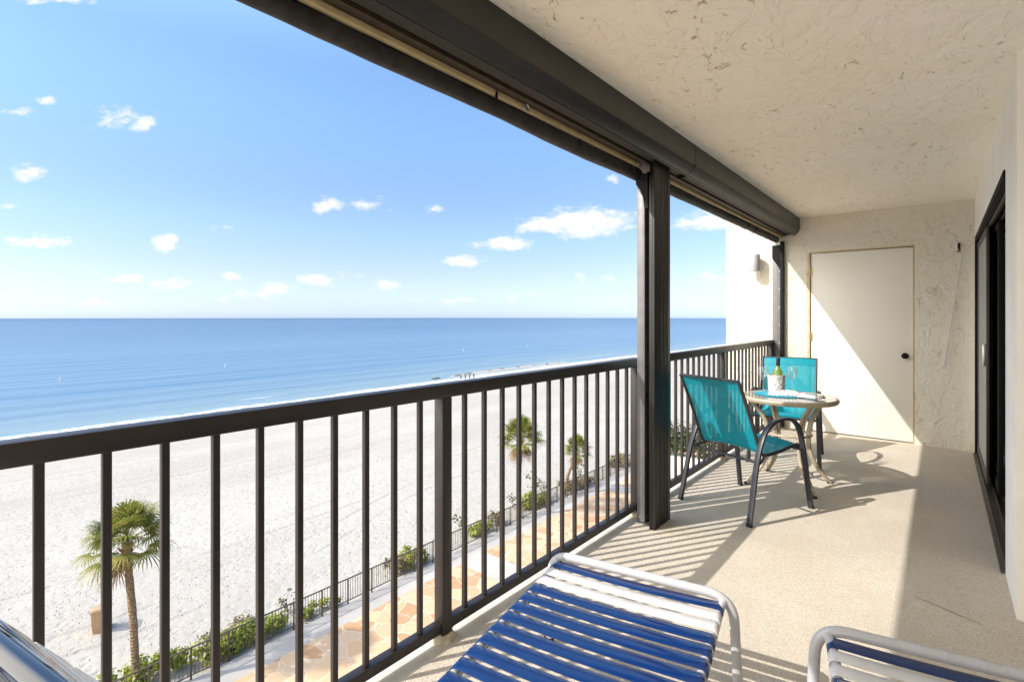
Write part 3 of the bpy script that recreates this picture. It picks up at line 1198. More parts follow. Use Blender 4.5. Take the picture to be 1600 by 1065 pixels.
hb = empty('header_beam', (0, 0, 0))
tag(hb, 'brown header beam with a beige strip between the shutter housing and the rolled screens', 'beam')
MB().box(-1.56, -1.384, YN, YB - .002, 2.252, ZC - .002).build('beam', M['brown'], hs, bevel=.004).parent = hb
for a, b_ in ((YN, 2.915), (3.19, YB - .02)):
    MB().box(-1.447, -1.424, a, b_, 2.230, 2.2515).build('beige_strip', M['beige'], hb, bevel=.002)
    MB().box(-1.385, -1.3835, a, b_, 2.2522, 2.2535).build('drip_edge', M['brown'], hb)
k = MB().lathe([(.0, 0), (.018, 0), (.020, .003), (.016, .006), (.014, .006), (.012, .003), (.0, .003)], seg=24, caps=False)
k.build('snap_button', M['silver'], hb, xf=Matrix.Translation((-1.4235, 1.79, 2.238)) @ Matrix.Rotation(R(90), 4, 'Y'))
MB().box(-1.430, -1.421, 1.585, 1.597, 2.215, 2.246).build('clip', M['black'], hb, bevel=.002)


def roll(label, y0, y1, r0, sag, seed):
    root = empty('rolled_screen', (-1.477, (y0 + y1) / 2, 2.209))
    tag(root, label, 'rolled screen', 'rolled up balcony screens')
    L = y1 - y0
    n = int(L / .03)
    m = 28
    b = MB()
    vs, fs = [], []
    for i in range(n + 1):
        y = -L / 2 + L * i / n
        wob = mnoise.noise(Vector((seed, y * 1.1, 0))) * .006 + mnoise.noise(Vector((seed, y * 4, 5))) * .003
        endk = min(1, (i + .6) / 2, (n - i + .6) / 2)
        for j in range(m):
            a = 2 * math.pi * j / m
            rr = r0 + wob + .0025 * mnoise.noise(Vector((seed + math.cos(a) * 2, y * 7, math.sin(a) * 2)))
            if math.sin(a) < 0:
                rr += sag * (-math.sin(a)) * (.5 + .5 * mnoise.noise(Vector((seed + 9, y * 1.3, 1))))
            rr *= endk
            vs.append((math.cos(a) * rr * .9, y, math.sin(a) * rr))
    for i in range(n):
        for j in range(m):
            q = (j + 1) % m
            fs.append((i * m + j, i * m + q, (i + 1) * m + q, (i + 1) * m + j))
    fs.append(tuple(range(m)))
    fs.append(tuple(range(n * m, (n + 1) * m))[::-1])
    b.add(vs, fs)
    b.build('fabric', M['roll'], root, smooth=60)
    for y in ((-L * .18, L * .36) if L > 4 else (L * .12, L * .2)):
        pts = [(math.cos(2 * math.pi * k / 24) * (r0 * .9 + .006), y, math.sin(2 * math.pi * k / 24) * (r0 + .007) - .001) for k in range(24)]
        MB().tube(pts, .003, 6, closed=True).build('tie', M['black'], root)
    return root


roll('black fabric screen rolled up under the beam, the long lumpy one nearest the viewer', YN, 3.05, .037, .012, 1.3)
roll('black fabric screen rolled up under the beam, the short neat one beyond the tall post', 3.19, YB - .03, .035, .003, 7.7)

# ------------------------------------------------------------------ teal sling chairs
def make_chair():
    root = empty('sling_chair')
    flat = [(-.0165, -.0075), (-.013, -.009), (.013, -.009), (.0165, -.0075), (.0165, .0075), (.013, .009), (-.013, .009), (-.0165, .0075)]
    prof = [(-.320, .004), (-.285, .15), (-.245, .32), (-.205, .45), (-.155, .548), (-.085, .607), (.02, .632), (.12, .622), (.195, .575),
            (.238, .49), (.262, .38), (.285, .25), (.325, .004)]
    for s in (-1, 1):
        path = catmull([(s * .262, y, z) for y, z in prof], 7)
        # splay feet slightly
        path = [Vector((p.x + s * .014 * (1 - min(1, p.z / .45)), p.y, p.z)) for p in path]
        # carried frame: wide side across the chair
        b = MB()
        n = len(path)
        vs = []
        for i, p in enumerate(path):
            t = (path[min(i + 1, n - 1)] - path[max(i - 1, 0)]).normalized()
            sd_ = Vector((1, 0, 0))
            sd_ = (sd_ - t * sd_.dot(t)).normalized()
            u = t.cross(sd_)
            vs += [p + sd_ * a + u * c for a, c in flat]
        m = len(flat)
        fs = [(i * m + q, i * m + (q + 1) % m, (i + 1) * m + (q + 1) % m, (i + 1) * m + q) for i in range(n - 1) for q in range(m)]
        fs += [tuple(range(m))[::-1], tuple(range((n - 1) * m, n * m))]
        b.add(vs, fs)
        sf = b.build('side_frame', M['charcoal'], root, smooth=50)
        for y in (-.320, .325):
            MB().box(s * .276 - .018, s * .276 + .018, y - .011, y + .011, 0, .022).build('foot_cap', M['rubber'], sf, bevel=.003)
    seat = [(.255, .418), (.240, .436), (.18, .430), (.05, .412), (-.06, .404), (-.115, .408), (-.150, .432), (-.180, .50),
            (-.235, .63), (-.300, .77), (-.352, .875), (-.366, .900)]
    for s in (-1, 1):
        path = catmull([(s * .232, y, z) for y, z in seat], 6)
        MB().tube(path, .0115, 12).build('sling_rail', M['charcoal'], root)
    cb = MB()
    cb.tube([(-.262, .245, .408), (.262, .245, .408)], .010, 10)
    cb.build('crossbar', M['charcoal'], root)
    cb = MB()
    cb.tube([(-.262, -.19, .372), (.262, -.19, .372)], .009, 10)
    cb.tube([(-.232, -.105, .398), (-.262, -.19, .374)], .008, 8)
    cb.tube([(.232, -.105, .398), (.262, -.19, .374)], .008, 8)
    cb.build('crossbar', M['charcoal'], root)
    cb = MB()
    cb.tube([(-.232, -.366, .900), (.232, -.366, .900)], .008, 10)
    cb.build('back_bar', M['charcoal'], root)
    # sling sheet
    path = catmull([(0, y, z) for y, z in seat], 6)
    n = len(path)
    cols = 17
    b = MB()
    vs, fs = [], []
    nor = []
    for i, p in enumerate(path):
        t = (path[min(i + 1, n - 1)] - path[max(i - 1, 0)]).normalized()
        nrm = Vector((1, 0, 0)).cross(t)
        if nrm.dot(Vector((0, -.3, -1))) < 0 and i < n * .55:
            nrm = -nrm
        nor.append(Vector((0, t.z, -t.y)))       # points to the underside / back
    for side in (0, 1):
        for i, p in enumerate(path):
            edge = min(1, i / 5, (n - 1 - i) / 5)
            for j in range(cols):
                x = -.226 + .452 * j / (cols - 1)
                w = 1 - (x / .226) ** 2
                d = .016 * w * edge + (.0016 if side else -.0016)
                q = p + (-nor[i]) * (-d)
                vs.append((x, q.y, q.z))
    N = n * cols
    for i in range(n - 1):
        for j in range(cols - 1):
            a = i * cols + j
            fs.append((a, a + 1, a + cols + 1, a + cols))
    b.add(vs[:N], fs)
    sl = b.build('sling', M['teal'], root, smooth=60)
    # stitched hem across the top and the front lip
    for k0, k1 in ((n - 10, n - 1), (0, 5)):
        hb_ = MB()
        v2, f2 = [], []
        for i in range(k0, k1 + 1):
            for j in range(cols):
                x, y, z = vs[i * cols + j]
                off = nor[i] * .004
                v2.append((x * .985, y + off.y, z + off.z))
        rows = k1 - k0 + 1
        for i in range(rows - 1):
            for j in range(cols - 1):
                a = i * cols + j
                f2.append((a, a + 1, a + cols + 1, a + cols))
        hb_.add(v2, f2)
        hb_.build('hem', M['teal'], sl, smooth=60)
    return root


ch1 = make_chair()
ch1.location = (-1.053, 3.765, 0)
ch1.rotation_euler = (0, 0, R(-21.1))
tag(ch1, 'teal sling chair with dark frame seen from behind, in front of the round table', 'chair', 'teal sling chairs at the table')
ch2 = copy_tree(ch1)
ch2.location = (-1.10, 5.25, 0)
ch2.rotation_euler = (0, 0, R(187.5))
tag(ch2, 'teal sling chair with dark frame facing the viewer, beyond the round table by the door', 'chair', 'teal sling chairs at the table')

# ------------------------------------------------------------------ bistro table
TX, TY, TZ = -.915, 4.45, .685
tb = empty('bistro_table', (TX, TY, 0))
tag(tb, 'small round glass-topped bistro table with curved taupe legs between the chairs', 'table')
RT = .338
MB().lathe([(0, TZ - .010), (RT - .020, TZ - .010), (RT - .020, TZ - .003), (0, TZ - .003)], seg=64, caps=False).build('glass_top', M['table_glass'], tb)
MB().lathe([(RT - .024, TZ - .034), (RT - .008, TZ - .036), (RT, TZ - .026), (RT + .002, TZ - .012), (RT - .004, TZ - .002), (RT - .012, TZ),
            (RT - .0195, TZ - .003), (RT - .0195, TZ - .012), (RT - .030, TZ - .014), (RT - .024, TZ - .034)], seg=72, caps=False).build('rim', M['table_frame'], tb)
oval = [(math.cos(2 * math.pi * k / 12) * .017, math.sin(2 * math.pi * k / 12) * .0095) for k in range(12)]
for q in range(4):
    a = R(45 + 90 * q - 4)
    ca, sa = math.cos(a), math.sin(a)
    prof = [(.292, TZ - .036), (.262, .61), (.205, .54), (.168, .44), (.158, .34), (.175, .23), (.225, .13), (.285, .055), (.330, .008)]
    b = MB()
    for off in (-.013, .013):
        path = catmull([(r * ca - sa * off, r * sa + ca * off, z) for r, z in prof], 6)
        b.tube(path, .0115, 10)
    leg = b.build('leg', M['table_frame'], tb)
    MB().lathe([(0, 0), (.021, 0), (.021, .012), (.014, .018), (0, .018)], (.328 * ca, .328 * sa, 0), 14, False).build('foot_cap', M['rubber'], leg)
b = MB()
b.tube([(.158 * math.cos(k / 40 * 2 * math.pi), .158 * math.sin(k / 40 * 2 * math.pi), .395) for k in range(40)], .009, 8, closed=True)
b.build('ring', M['table_frame'], tb)

# things on the table
o = MB().lathe([(0, 0), (.186, 0), (.19, .001), (.19, .0025), (.186, .0035), (0, .0035)], seg=48, caps=False).build(
    'placemat', simple('teal_placemat', (.004, .30, .40), .55, bump=.4, bscale=400), None, loc=(-.985, 4.50, TZ + .0005))
tag(o, 'round teal placemat under the bucket and napkin on the bistro table', 'placemat')
bx, by_ = -1.025, 4.56
bk = MB()
bk.lathe([(0, 0), (.056, 0), (.060, .004), (.066, .14), (.066, .146), (.058, .146), (.053, .02), (0, .02)], seg=36, caps=False)
o = bk.build('wine_bucket', M['marble'], None, loc=(bx, by_, TZ + .004))
tag(o, 'white marbled wine bucket holding a bottle on the bistro table', 'bucket')
wb_ = empty('wine_bottle', (bx + .002, by_, TZ + .022))
wb_.rotation_euler = (R(2), R(3), 0)
tag(wb_, 'green-yellow wine bottle with a dark cap standing in the marbled bucket', 'bottle')
MB().lathe([(0, 0), (.036, 0), (.038, .006), (.038, .135), (.034, .160), (.020, .185), (.0145, .198), (.0135, .205)], seg=24, caps=False).build('body', M['bottle'], wb_)
MB().lathe([(.0138, .200), (.0150, .204), (.0150, .262), (.0138, .266), (0, .266)], seg=20, caps=False).build('cap', simple('bottle_cap', (.012, .018, .035), .35), wb_)
gm = MB()
gm.lathe([(0, 0), (.034, .001), (.033, .003), (.006, .008), (.0038, .02), (.0038, .085), (.008, .093), (.028, .115), (.040, .145), (.041, .170),
          (.036, .205), (.0352, .205), (.0400, .170), (.0388, .146), (.027, .117), (.0, .097)], seg=32, caps=False)
for (gx, gy, lab) in ((-.945, 4.73, 'clear stemmed wine glass right of the marbled bucket'),
                      (-1.135, 4.60, 'clear stemmed wine glass left of the marbled bucket, partly behind it')):
    o = gm.build('wine_glass', M['wine_glass'], None, loc=(gx, gy, TZ + .001))
    tag(o, lab, 'wine glass', 'wine glasses on the bistro table')
# rumpled napkin
nb = MB()
NU, NV = 46, 18
vs, fs = [], []
for i in range(NU + 1):
    u = i / NU
    for j in range(NV + 1):
        v = j / NV - .5
        cx_ = -1.035 + .365 * u
        cyy = 4.405 + .045 * math.sin(u * 3.4 + .5) - .03 * u + .05 * u * u
        wdt = .10 + .03 * math.sin(u * 5 + 1)
        p = Vector((cx_ + .02 * v, cyy + wdt * v * (1 - .2 * u), 0))
        fold = mnoise.noise(Vector((u * 3.2 + v * 1.5, v * 7.0, 2)))
        fold2 = mnoise.noise(Vector((u * 9 + 4, v * 5, 7)))
        hgt = .012 + .020 * abs(fold) + .010 * fold2 + .020 * math.exp(-((u - .35) / .22) ** 2) * (1 - abs(v))
        p += Vector((.018 * fold2, .022 * mnoise.noise(Vector((u * 4, v * 3, 11))), 0))
        edge = min(1, (1 - abs(2 * v)) * 4)
        p.z = TZ + .006 + max(0, hgt) * edge
        vs.append(p)
for i in range(NU):
    for j in range(NV):
        a = i * (NV + 1) + j
        fs.append((a, a + 1, a + NV + 2, a + NV + 1))
nb.add(vs, fs)
o = nb.build('napkin', M['napkin'], None, smooth=80)
sm = o.modifiers.new('thickness', 'SOLIDIFY')
sm.thickness = .003
tag(o, 'crumpled white and grey striped cloth napkin lying on the glass table top', 'napkin')

# ------------------------------------------------------------------ strap chaise lounges
STRAP_SEC = [(-.0255, -.0008), (-.0245, -.0016), (.0245, -.0016), (.0255, -.0008), (.0255, .0008), (.0245, .0016), (-.0245, .0016), (-.0255, .0008)]


def strap_mesh(W, r, sag):
    """one vinyl strap across the frame (local x), wrapped round both side rails, at y = 0, top at z = r"""
    pts = []
    a0 = -200
    R_ = r + .0022
    left, right = -W, W
    for k in range(15):            # left wrap: from under the rail, round the outside to the top
        a = R(270 - 180 * k / 14) if False else R(-60 - (360 - 150) * k / 14)
        pts.append(Vector((left + math.cos(a) * R_, 0, math.sin(a) * R_)))
    m = 12
    for k in range(1, m):
        u = k / m
        pts.append(Vector((left + (right - left) * u, 0, R_ - sag * 4 * u * (1 - u))))
    for k in range(15):
        a = R(90 - (360 - 150) * k / 14)
        pts.append(Vector((right + math.cos(a) * R_, 0, math.sin(a) * R_)))
    b = MB()
    n = len(pts)
    vs = []
    for i, p in enumerate(pts):
        t = (pts[min(i + 1, n - 1)] - pts[max(i - 1, 0)]).normalized()
        s = Vector((0, 1, 0))
        u = s.cross(t)
        if i == 0:
            u0 = u
        vs += [p + s * a + u * c for a, c in STRAP_SEC]
    mm = len(STRAP_SEC)
    fs = [(i * mm + q, i * mm + (q + 1) % mm, (i + 1) * mm + (q + 1) % mm, (i + 1) * mm + q) for i in range(n - 1) for q in range(mm)]
    fs += [tuple(range(mm))[::-1], tuple(range((n - 1) * mm, n * mm))]
    b.add(vs, fs)
    return b


def make_chaise(name, label, loc, rz, back_deg):
    root = empty(name, loc, rz)
    tag(root, label, 'lounge chair', 'blue and white strap lounge chairs')
    W, r, zr = .290, .0135, .345
    hinge = -1.176
    L = .734
    # foot loop: end rail turning down into two legs
    b = MB()
    path = fillet([(-.346, .012, .012), (-.330, -.002, zr + .028), (.330, -.002, zr + .028), (.346, .012, .012)], .085, 9)
    b.tube(path, .0160, 16)
    b.build('foot_loop', M['white_paint'], root)
    for s in (-1, 1):
        MB().lathe([(0, 0), (.021, 0), (.021, .03), (.018, .034), (0, .034)], (s * .346, .012, 0), 16, False).build('foot_cap', M['rubber'], root)
    b = MB()
    for s in (-1, 1):
        b.tube(fillet([(s * (W + .012), -.004, zr + .012), (s * W, -.06, zr), (s * W, hinge, zr), (s * W, hinge - .06, zr)], .03, 5), r, 14)
    b.build('seat_frame', M['white_paint'], root)
    b = MB()
    path = fillet([(-.335, hinge + .10, .012), (-.318, hinge + .10, zr - .030), (.318, hinge + .10, zr - .030), (.335, hinge + .10, .012)], .08, 9)
    b.tube(path, .0155, 14)
    b.build('rear_loop', M['white_paint'], root)
    th = R(180 - back_deg)
    dirv = Vector((0, math.cos(th), math.sin(th)))
    b = MB()
    o0 = Vector((0, hinge - .01, zr + .002))
    path = fillet([o0 + Vector((-W, 0, 0)), o0 + Vector((-W, 0, 0)) + dirv * (L + .03), o0 + Vector((W, 0, 0)) + dirv * (L + .03), o0 + Vector((W, 0, 0))], .075, 9)
    b.tube(path, r + .001, 14)
    b.build('back_frame', M['navy_tube'], root)
    b = MB()
    for s in (-1, 1):
        b.tube([o0 + Vector((s * (W - .03), 0, 0)) + dirv * .38, Vector((s * (W - .03), hinge - .42, zr - .1)), Vector((s * (W - .03), hinge - .46, .02))], .009, 8)
    b.build('back_prop', M['white_paint'], root)
    base = strap_mesh(W, r, .006)
    cols = ['b', 'w', 'w'] + ['b'] * 40
    meshes = {}
    n = 0
    y = -.050
    pitch = .0640

    def put(mx, colr):
        key = colr
        if key not in meshes:
            o = base.build('strap', M['blue_strap'] if colr == 'b' else M['white_strap'], root, smooth=40)
            meshes[key] = o.data
        else:
            o = bpy.data.objects.new('strap', meshes[key])
            COL.objects.link(o)
            o.parent = root
        o.matrix_local = mx
        if colr == 'w':
            o['label'] = 'white strap'
        return o

    while y > hinge + .02:
        jit = Matrix.Rotation(R(random.uniform(-.35, .35)), 4, 'Z')
        put(Matrix.Translation((0, y, zr)) @ jit, cols[n])
        n += 1
        y -= pitch
    # backrest straps, counted from the top: blue, white, white, blue ...
    s_ = L - .014
    n = 0
    ang = back_deg
    while s_ > .02:
        p = o0 + dirv * s_
        mx = Matrix.Translation(p) @ Matrix.Rotation(-R(ang), 4, 'X')
        put(mx, cols[n])
        n += 1
        s_ -= pitch
    return root


make_chaise('lounge_chair', 'blue and white strap lounge chair by the railing, lying across the bottom of the view',
            (-.850, 1.700, 0), R(11.0), 54)
make_chaise('lounge_chair', 'blue and white strap lounge chair, bottom right, only its foot end in view',
            (.035, 1.835, 0), R(12.0), 30)

# ------------------------------------------------------------------ boundary fence along the beach
fn = empty('beach_fence', (-19.10, 20, G))
tag(fn, 'low dark metal picket fence along the paving and the sand', 'fence')
fy = 4.917 - 1.1735 * 20
posts = []
while fy < 75:
    posts.append(fy - 20)
    fy += 1.1735
post_me = None
panel_me = None
for i, y in enumerate(posts):
    if post_me is None:
        o = MB().box(-.025, .025, -.025, .025, -.05, .995).build('fence_post', M['fence'], fn, smooth=None)
        post_me = o.data
        p = MB()
        p.box(-.028, .028, -.587, .5865, .996, 1.03)
        p.box(-.016, .016, .026, 1.1475, .07, .10) if False else None
        p.box(-.016, .016, .026, 1.147, .08, .11)
        for q in range(1, 10):
            yy = 1.1735 * q / 10
            p.box(-.0085, .0085, yy - .0085, yy + .0085, .112, .994)
        pn = p.build('picket_panel', M['fence'], fn, smooth=None)
        panel_me = pn.data
        pn.location = (0, y, 0)
    else:
        o = bpy.data.objects.new('fence_post', post_me)
        COL.objects.link(o)
        o.parent = fn
        pn = bpy.data.objects.new('picket_panel', panel_me)
        COL.objects.link(pn)
        pn.parent = fn
        pn.location = (0, y, 0)
    o.location = (0, y, 0)


# ------------------------------------------------------------------ palms
def fan_frond(b, origin, az, el, plen, size, rnd, droop=1.0):
    """one fan leaf: petiole, then a spray of narrow folded segments"""
    d = Vector((math.cos(az) * math.cos(el), math.sin(az) * math.cos(el), math.sin(el)))
    side = Vector((-math.sin(az), math.cos(az), 0))
    upv = side.cross(d).normalized() * -1
    if upv.z < 0:
        upv = -upv
    tip = origin + d * plen + Vector((0, 0, -.10 * plen * droop))
    w = .016
    b.add([origin + side * w, origin - side * w, tip - side * w * .6, tip + side * w * .6], [(0, 1, 2, 3)])
    nseg = 23
    for k in range(nseg):
        t = (k / (nseg - 1) - .5) * 2
        a = t * R(125)
        ln = size * (1 - .42 * abs(t) ** 1.6) * rnd.uniform(.88, 1.08)
        dd = (d * math.cos(a) + side * math.sin(a)).normalized()
        dd = (dd + upv * (.16 * (1 - abs(t)) - .05)).normalized()
        wv = dd.cross(upv).normalized() * (size * .030)
        p1 = tip + dd * (ln * .50) + Vector((0, 0, -.05 * ln * droop))
        p2 = tip + dd * (ln * .82) + Vector((0, 0, -.20 * ln * droop))
        p3 = tip + dd * (ln * .95) + Vector((rnd.uniform(-.03, .03), rnd.uniform(-.03, .03), -.42 * ln * droop))
        b.add([tip + wv * .5, tip - wv * .5, p1 - wv, p1 + wv, p2 - wv * .7, p2 + wv * .7, p3],
              [(0, 1, 2, 3), (3, 2, 4, 5), (5, 4, 6)])


def palm(label, base, top, r_crown, seed, n_f=54, n_dead=6, tr=.132):
    rnd = random.Random(seed)
    root = empty('palm_tree', base)
    tag(root, label, 'palm tree', 'sabal palms along the beach fence')
    base = Vector(base)
    top = Vector(top) - base
    mid = top * .5 + Vector((top.x * -.12, top.y * -.12, 0))
    path = catmull([(0, 0, -.2), mid * .5, mid, top * .78, top], 7)
    n = len(path)
    sc = [1.25 - .4 * min(1, i / 5) + .10 * math.sin(i * 1.7) * .4 + (.35 * max(0, (i - n + 6) / 6)) for i in range(n)]
    MB().tube(path, tr, 16, scale=sc).build('trunk', M['bark'], root, smooth=70)
    b = MB()
    # boot stubs of old leaves under the crown
    for k in range(26):
        az = k * 2.4
        z = -.05 - .45 * rnd.random()
        o = top + Vector((math.cos(az) * tr * 1.0, math.sin(az) * tr * 1.0, z))
        t = o + Vector((math.cos(az) * .17, math.sin(az) * .17, .20))
        s = Vector((-math.sin(az), math.cos(az), 0)) * .035
        b.add([o - s, o + s, t + s * .5, t - s * .5], [(0, 1, 2, 3)])
    for k in range(n_dead):
        az = rnd.uniform(0, 6.28)
        fan_frond(b, top + Vector((0, 0, -.1)), az, R(rnd.uniform(-62, -35)), r_crown * rnd.uniform(.30, .42), r_crown * .42, rnd, 1.2)
    b.build('dead_fronds', M['dead_leaf'], root, smooth=None)
    b = MB()
    for k in range(n_f):
        u = (k + .5) / n_f
        el = R(86 - 96 * u ** .9 + rnd.uniform(-12, 12))
        az = k * 2.39996 + rnd.uniform(-.25, .25)
        fan_frond(b, top + Vector((0, 0, .02 + .12 * (1 - u))), az, el, r_crown * rnd.uniform(.44, .66), r_crown * rnd.uniform(.40, .52), rnd,
                  .65 + .6 * u)
    b.build('crown', M['palm_leaf'], root, smooth=None)
    return root


palm('nearest sabal palm with a tall bare trunk, left of the view beside the tan bin', (-19.75, 4.75, G), (-20.15, 4.58, G + 4.75), 1.50, 3)
palm('upright sabal palm with a full round crown, the middle one of three along the fence', (-19.45, 23.7, G), (-19.3, 23.75, G + 4.7), 1.62, 11, 52, 9)
palm('small sabal palm with a leaning trunk, farthest of three along the fence', (-19.6, 28.7, G), (-18.85, 29.25, G + 2.95), 1.20, 23, 44, 7, .12)


# ------------------------------------------------------------------ shrubs
def shrub(name, label, c, rx, ry, rz, n, mat, leaf=.07, seed=1, cat='shrub', group=None, lumps=9, floor=0.0):
    rnd = random.Random(seed)
    root = empty(name, c)
    tag(root, label, cat, group)
    cs = [(rnd.uniform(-.75, .75) * rx, rnd.uniform(-.85, .85) * ry, rnd.uniform(.25, .75) * rz, rnd.uniform(.35, .6)) for _ in range(lumps)]
    b = MB()
    for k in range(n):
        x0, y0, z0, s = rnd.choice(cs)
        v = Vector((rnd.gauss(0, 1), rnd.gauss(0, 1), rnd.gauss(0, 1))).normalized() * (rnd.random() ** .45)
        p = Vector((x0 + v.x * rx * s, y0 + v.y * min(ry, rx * 1.6) * s, z0 + v.z * rz * s))
        if p.z < floor + .02:
            p.z = floor + .02 + rnd.random() * .08
        nrm = (v + Vector((rnd.uniform(-.8, .8), rnd.uniform(-.8, .8), rnd.uniform(.2, 1.2)))).normalized()
        a = nrm.orthogonal().normalized()
        a = (Matrix.Rotation(rnd.uniform(0, 6.28), 3, nrm) @ a)
        bb = nrm.cross(a)
        l = leaf * rnd.uniform(.7, 1.4)
        w = l * .55
        b.add([p - a * l, p - a * l * .2 + bb * w, p + a * l, p - a * l * .2 - bb * w], [(0, 1, 2, 3)])
    b.build('foliage', mat, root, smooth=None)
    st = MB()
    for k in range(7):
        e = Vector(rnd.choice(cs)[:3])
        st.tube([(e.x * .25, e.y * .5, -.02), (e.x * .6, e.y * .8, e.z * .5), (e.x, e.y, e.z)], .012, 5, scale=[1.3, 1, .5])
    st.build('stem', M['twig'], root)
    return root


SG = 'green shrubs along the beach fence'
Xs = -19.75
shrub('beach_shrub', 'bright green spreading shrub at the foot of the nearest palm behind the fence', (Xs, 4.8, G), .75, 1.0, .75, 1500, M['shrub_leaf'], .075, 1, group=SG)
shrub('beach_shrub', 'bright green spreading shrub behind the fence, just right of the nearest palm', (Xs + .05, 6.75, G), .62, .95, .72, 1500, M['shrub_leaf'], .075, 2, group=SG)
shrub('beach_shrub', 'bright green spreading shrub behind the fence, third from the left', (Xs + .1, 8.6, G), .55, .85, .62, 1300, M['shrub_leaf'], .075, 3, group=SG)
shrub('beach_shrub', 'low green ground shrub trailing along the fence foot, thinnest of the row', (Xs + .25, 10.9, G), .32, 1.0, .34, 700, M['shrub_leaf'], .07, 4, group=SG)
shrub('beach_shrub', 'rounded green bush with yellowing leaves on its left, behind the fence', (Xs + .1, 15.9, G), .55, .62, .8, 800, M['shrub_leaf'], .09, 5, group=SG)
shrub('dry_shrub', 'yellowish open shrub left of the rounded green bush behind the fence', (Xs + .05, 14.8, G), .42, .55, .7, 260, M['pale_leaf'], .10, 6, group='dry shrubs along the beach fence')
shrub('beach_shrub', 'small green bush with a dry side behind the fence, left of the middle palm', (Xs + .1, 20.6, G), .5, .7, .6, 600, M['shrub_leaf'], .09, 7, group=SG)
shrub('dry_shrub', 'sparse brownish shrub between the small green bush and the middle palm', (Xs + .1, 22.0, G), .45, .6, .8, 220, M['pale_leaf'], .10, 8, group='dry shrubs along the beach fence')
shrub('beach_shrub', 'dense green bush between the middle palm and the leaning palm', (Xs, 26.0, G), .7, 1.3, .75, 1100, M['shrub_leaf'], .10, 9, group=SG)
shrub('dry_shrub', 'brown tangled shrub under the leaning palm', (Xs + .1, 30.2, G), .7, 1.6, .8, 500, M['pale_leaf'], .12, 10, group='dry shrubs along the beach fence')
shrub('dry_shrub', 'yellow-green dry shrub far along the fence beyond the leaning palm', (Xs, 37.0, G), .8, 1.6, 1.0, 420, M['pale_leaf'], .14, 12, group='dry shrubs along the beach fence')


def leggy(label, c, hgt, spread, seed, lean, nb_=5):
    rnd = random.Random(seed)
    root = empty('leggy_plant', c)
    tag(root, label, 'plant', 'thin leggy plants on the sand')
    st, lf = MB(), MB()
    for k in range(nb_):
        tip = Vector((rnd.uniform(-.5, .5) * spread + lean[0], rnd.uniform(-1, 1) * spread + lean[1], hgt * rnd.uniform(.55, 1.0)))
        mid = tip * .5 + Vector((rnd.uniform(-.15, .15), rnd.uniform(-.15, .15), .12 * hgt))
        path = catmull([(0, 0, -.02), mid, tip], 6)
        st.tube(path, .014, 5, scale=[1.2 - .9 * i / (len(path) - 1) for i in range(len(path))])
        for q in range(9):
            p = path[min(len(path) - 1, 4 + int(rnd.random() * (len(path) - 4)))] + Vector((rnd.gauss(0, .12), rnd.gauss(0, .12), rnd.gauss(0, .07)))
            a = Vector((rnd.gauss(0, 1), rnd.gauss(0, 1), rnd.gauss(0, .5))).normalized()
            bb = a.orthogonal().normalized()
            l = rnd.uniform(.06, .12)
            lf.add([p - a * l, p + bb * l * .6, p + a * l, p - bb * l * .6], [(0, 1, 2, 3)])
    st.build('stem', M['twig'], root)
    lf.build('leaf_cluster', M['dark_leaf'], root, smooth=None)


leggy('leggy plant with dark leaves reaching left over the sand from the leaning palm', (-20.1, 27.6, G), 2.0, 1.1, 3, (-.5, -1.2), 7)
leggy('leggy plant with drooping dark leaves to the right of the leaning palm trunk', (-20.0, 30.6, G), 1.9, .9, 5, (-.3, .8), 6)
leggy('bare twiggy plant on the sand left of the middle palm', (-20.4, 20.3, G), 1.1, .6, 7, (-.4, -.3), 5)
leggy('small twiggy plant on the sand close behind the fence, left of the dense low shrubs', (-20.4, 10.0, G), .8, .5, 9, (-.3, .1), 5)
leggy('twiggy plant in the sand at the right foot of the middle palm', (-20.6, 24.6, G), .9, .4, 13, (-.2, .1), 4)
shrub('dry_shrub', 'low tangle of dry stalks on the sand above the bright green shrubs', (-20.8, 8.0, G - .03), .7, 1.1, .28, 260, M['pale_leaf'], .07, 21, group='dry shrubs along the beach fence')
shrub('dry_shrub', 'low tangle of dry stalks on the sand right of the nearest palm trunk', (-20.7, 5.6, G - .03), .5, .8, .22, 160, M['pale_leaf'], .07, 22, group='dry shrubs along the beach fence')

# planter with a hedge, seen between the balusters behind the front teal chair
pw = MB()
pw.box(-17.2, -11.0, 36.9, 38.2, G, G + 1.62)
pl_ = pw.build('planter_wall', M['wall_white'], bevel=.03)
tag(pl_, 'white rendered planter wall down on the deck, seen between the balusters', 'planter')
shrub('hedge', 'dark green leafy hedge growing in the white planter on the deck', (-14.1, 37.6, G + 1.55), 2.9, .75, 2.35, 2600, M['dark_leaf'], .13, 31, 'hedge', None, 26)

# ------------------------------------------------------------------ bin on the beach
bn = empty('beach_bin', (-24.75, 4.80, sand_z(-24.75, 4.80)), R(66))
bn.scale = (.86, .86, .9)
tag(bn, 'tan wheeled rubbish bin standing on the sand left of the nearest palm', 'bin')
b = MB()
q0 = [(-.25, -.24), (.25, -.24), (.25, .27), (-.25, .27)]
q1 = [(-.30, -.29), (.30, -.29), (.30, .36), (-.30, .36)]
b.add([(x, y, .10) for x, y in q0] + [(x, y, .92) for x, y in q1],
      [(3, 2, 1, 0), (4, 5, 6, 7), (0, 1, 5, 4), (1, 2, 6, 5), (2, 3, 7, 6), (3, 0, 4, 7)])
b.box(-.24, .24, -.23, -.15, .0, .10)
b.build('body', M['bin'], bn, bevel=.02)
b = MB()
b.box(-.33, .33, -.32, .34, .925, .965)
b.prism([(-.28, .966), (.28, .966), (.24, 1.01), (-.24, 1.01)], -.28, .26)
b.build('lid', M['bin'], bn, bevel=.012)
b = MB()
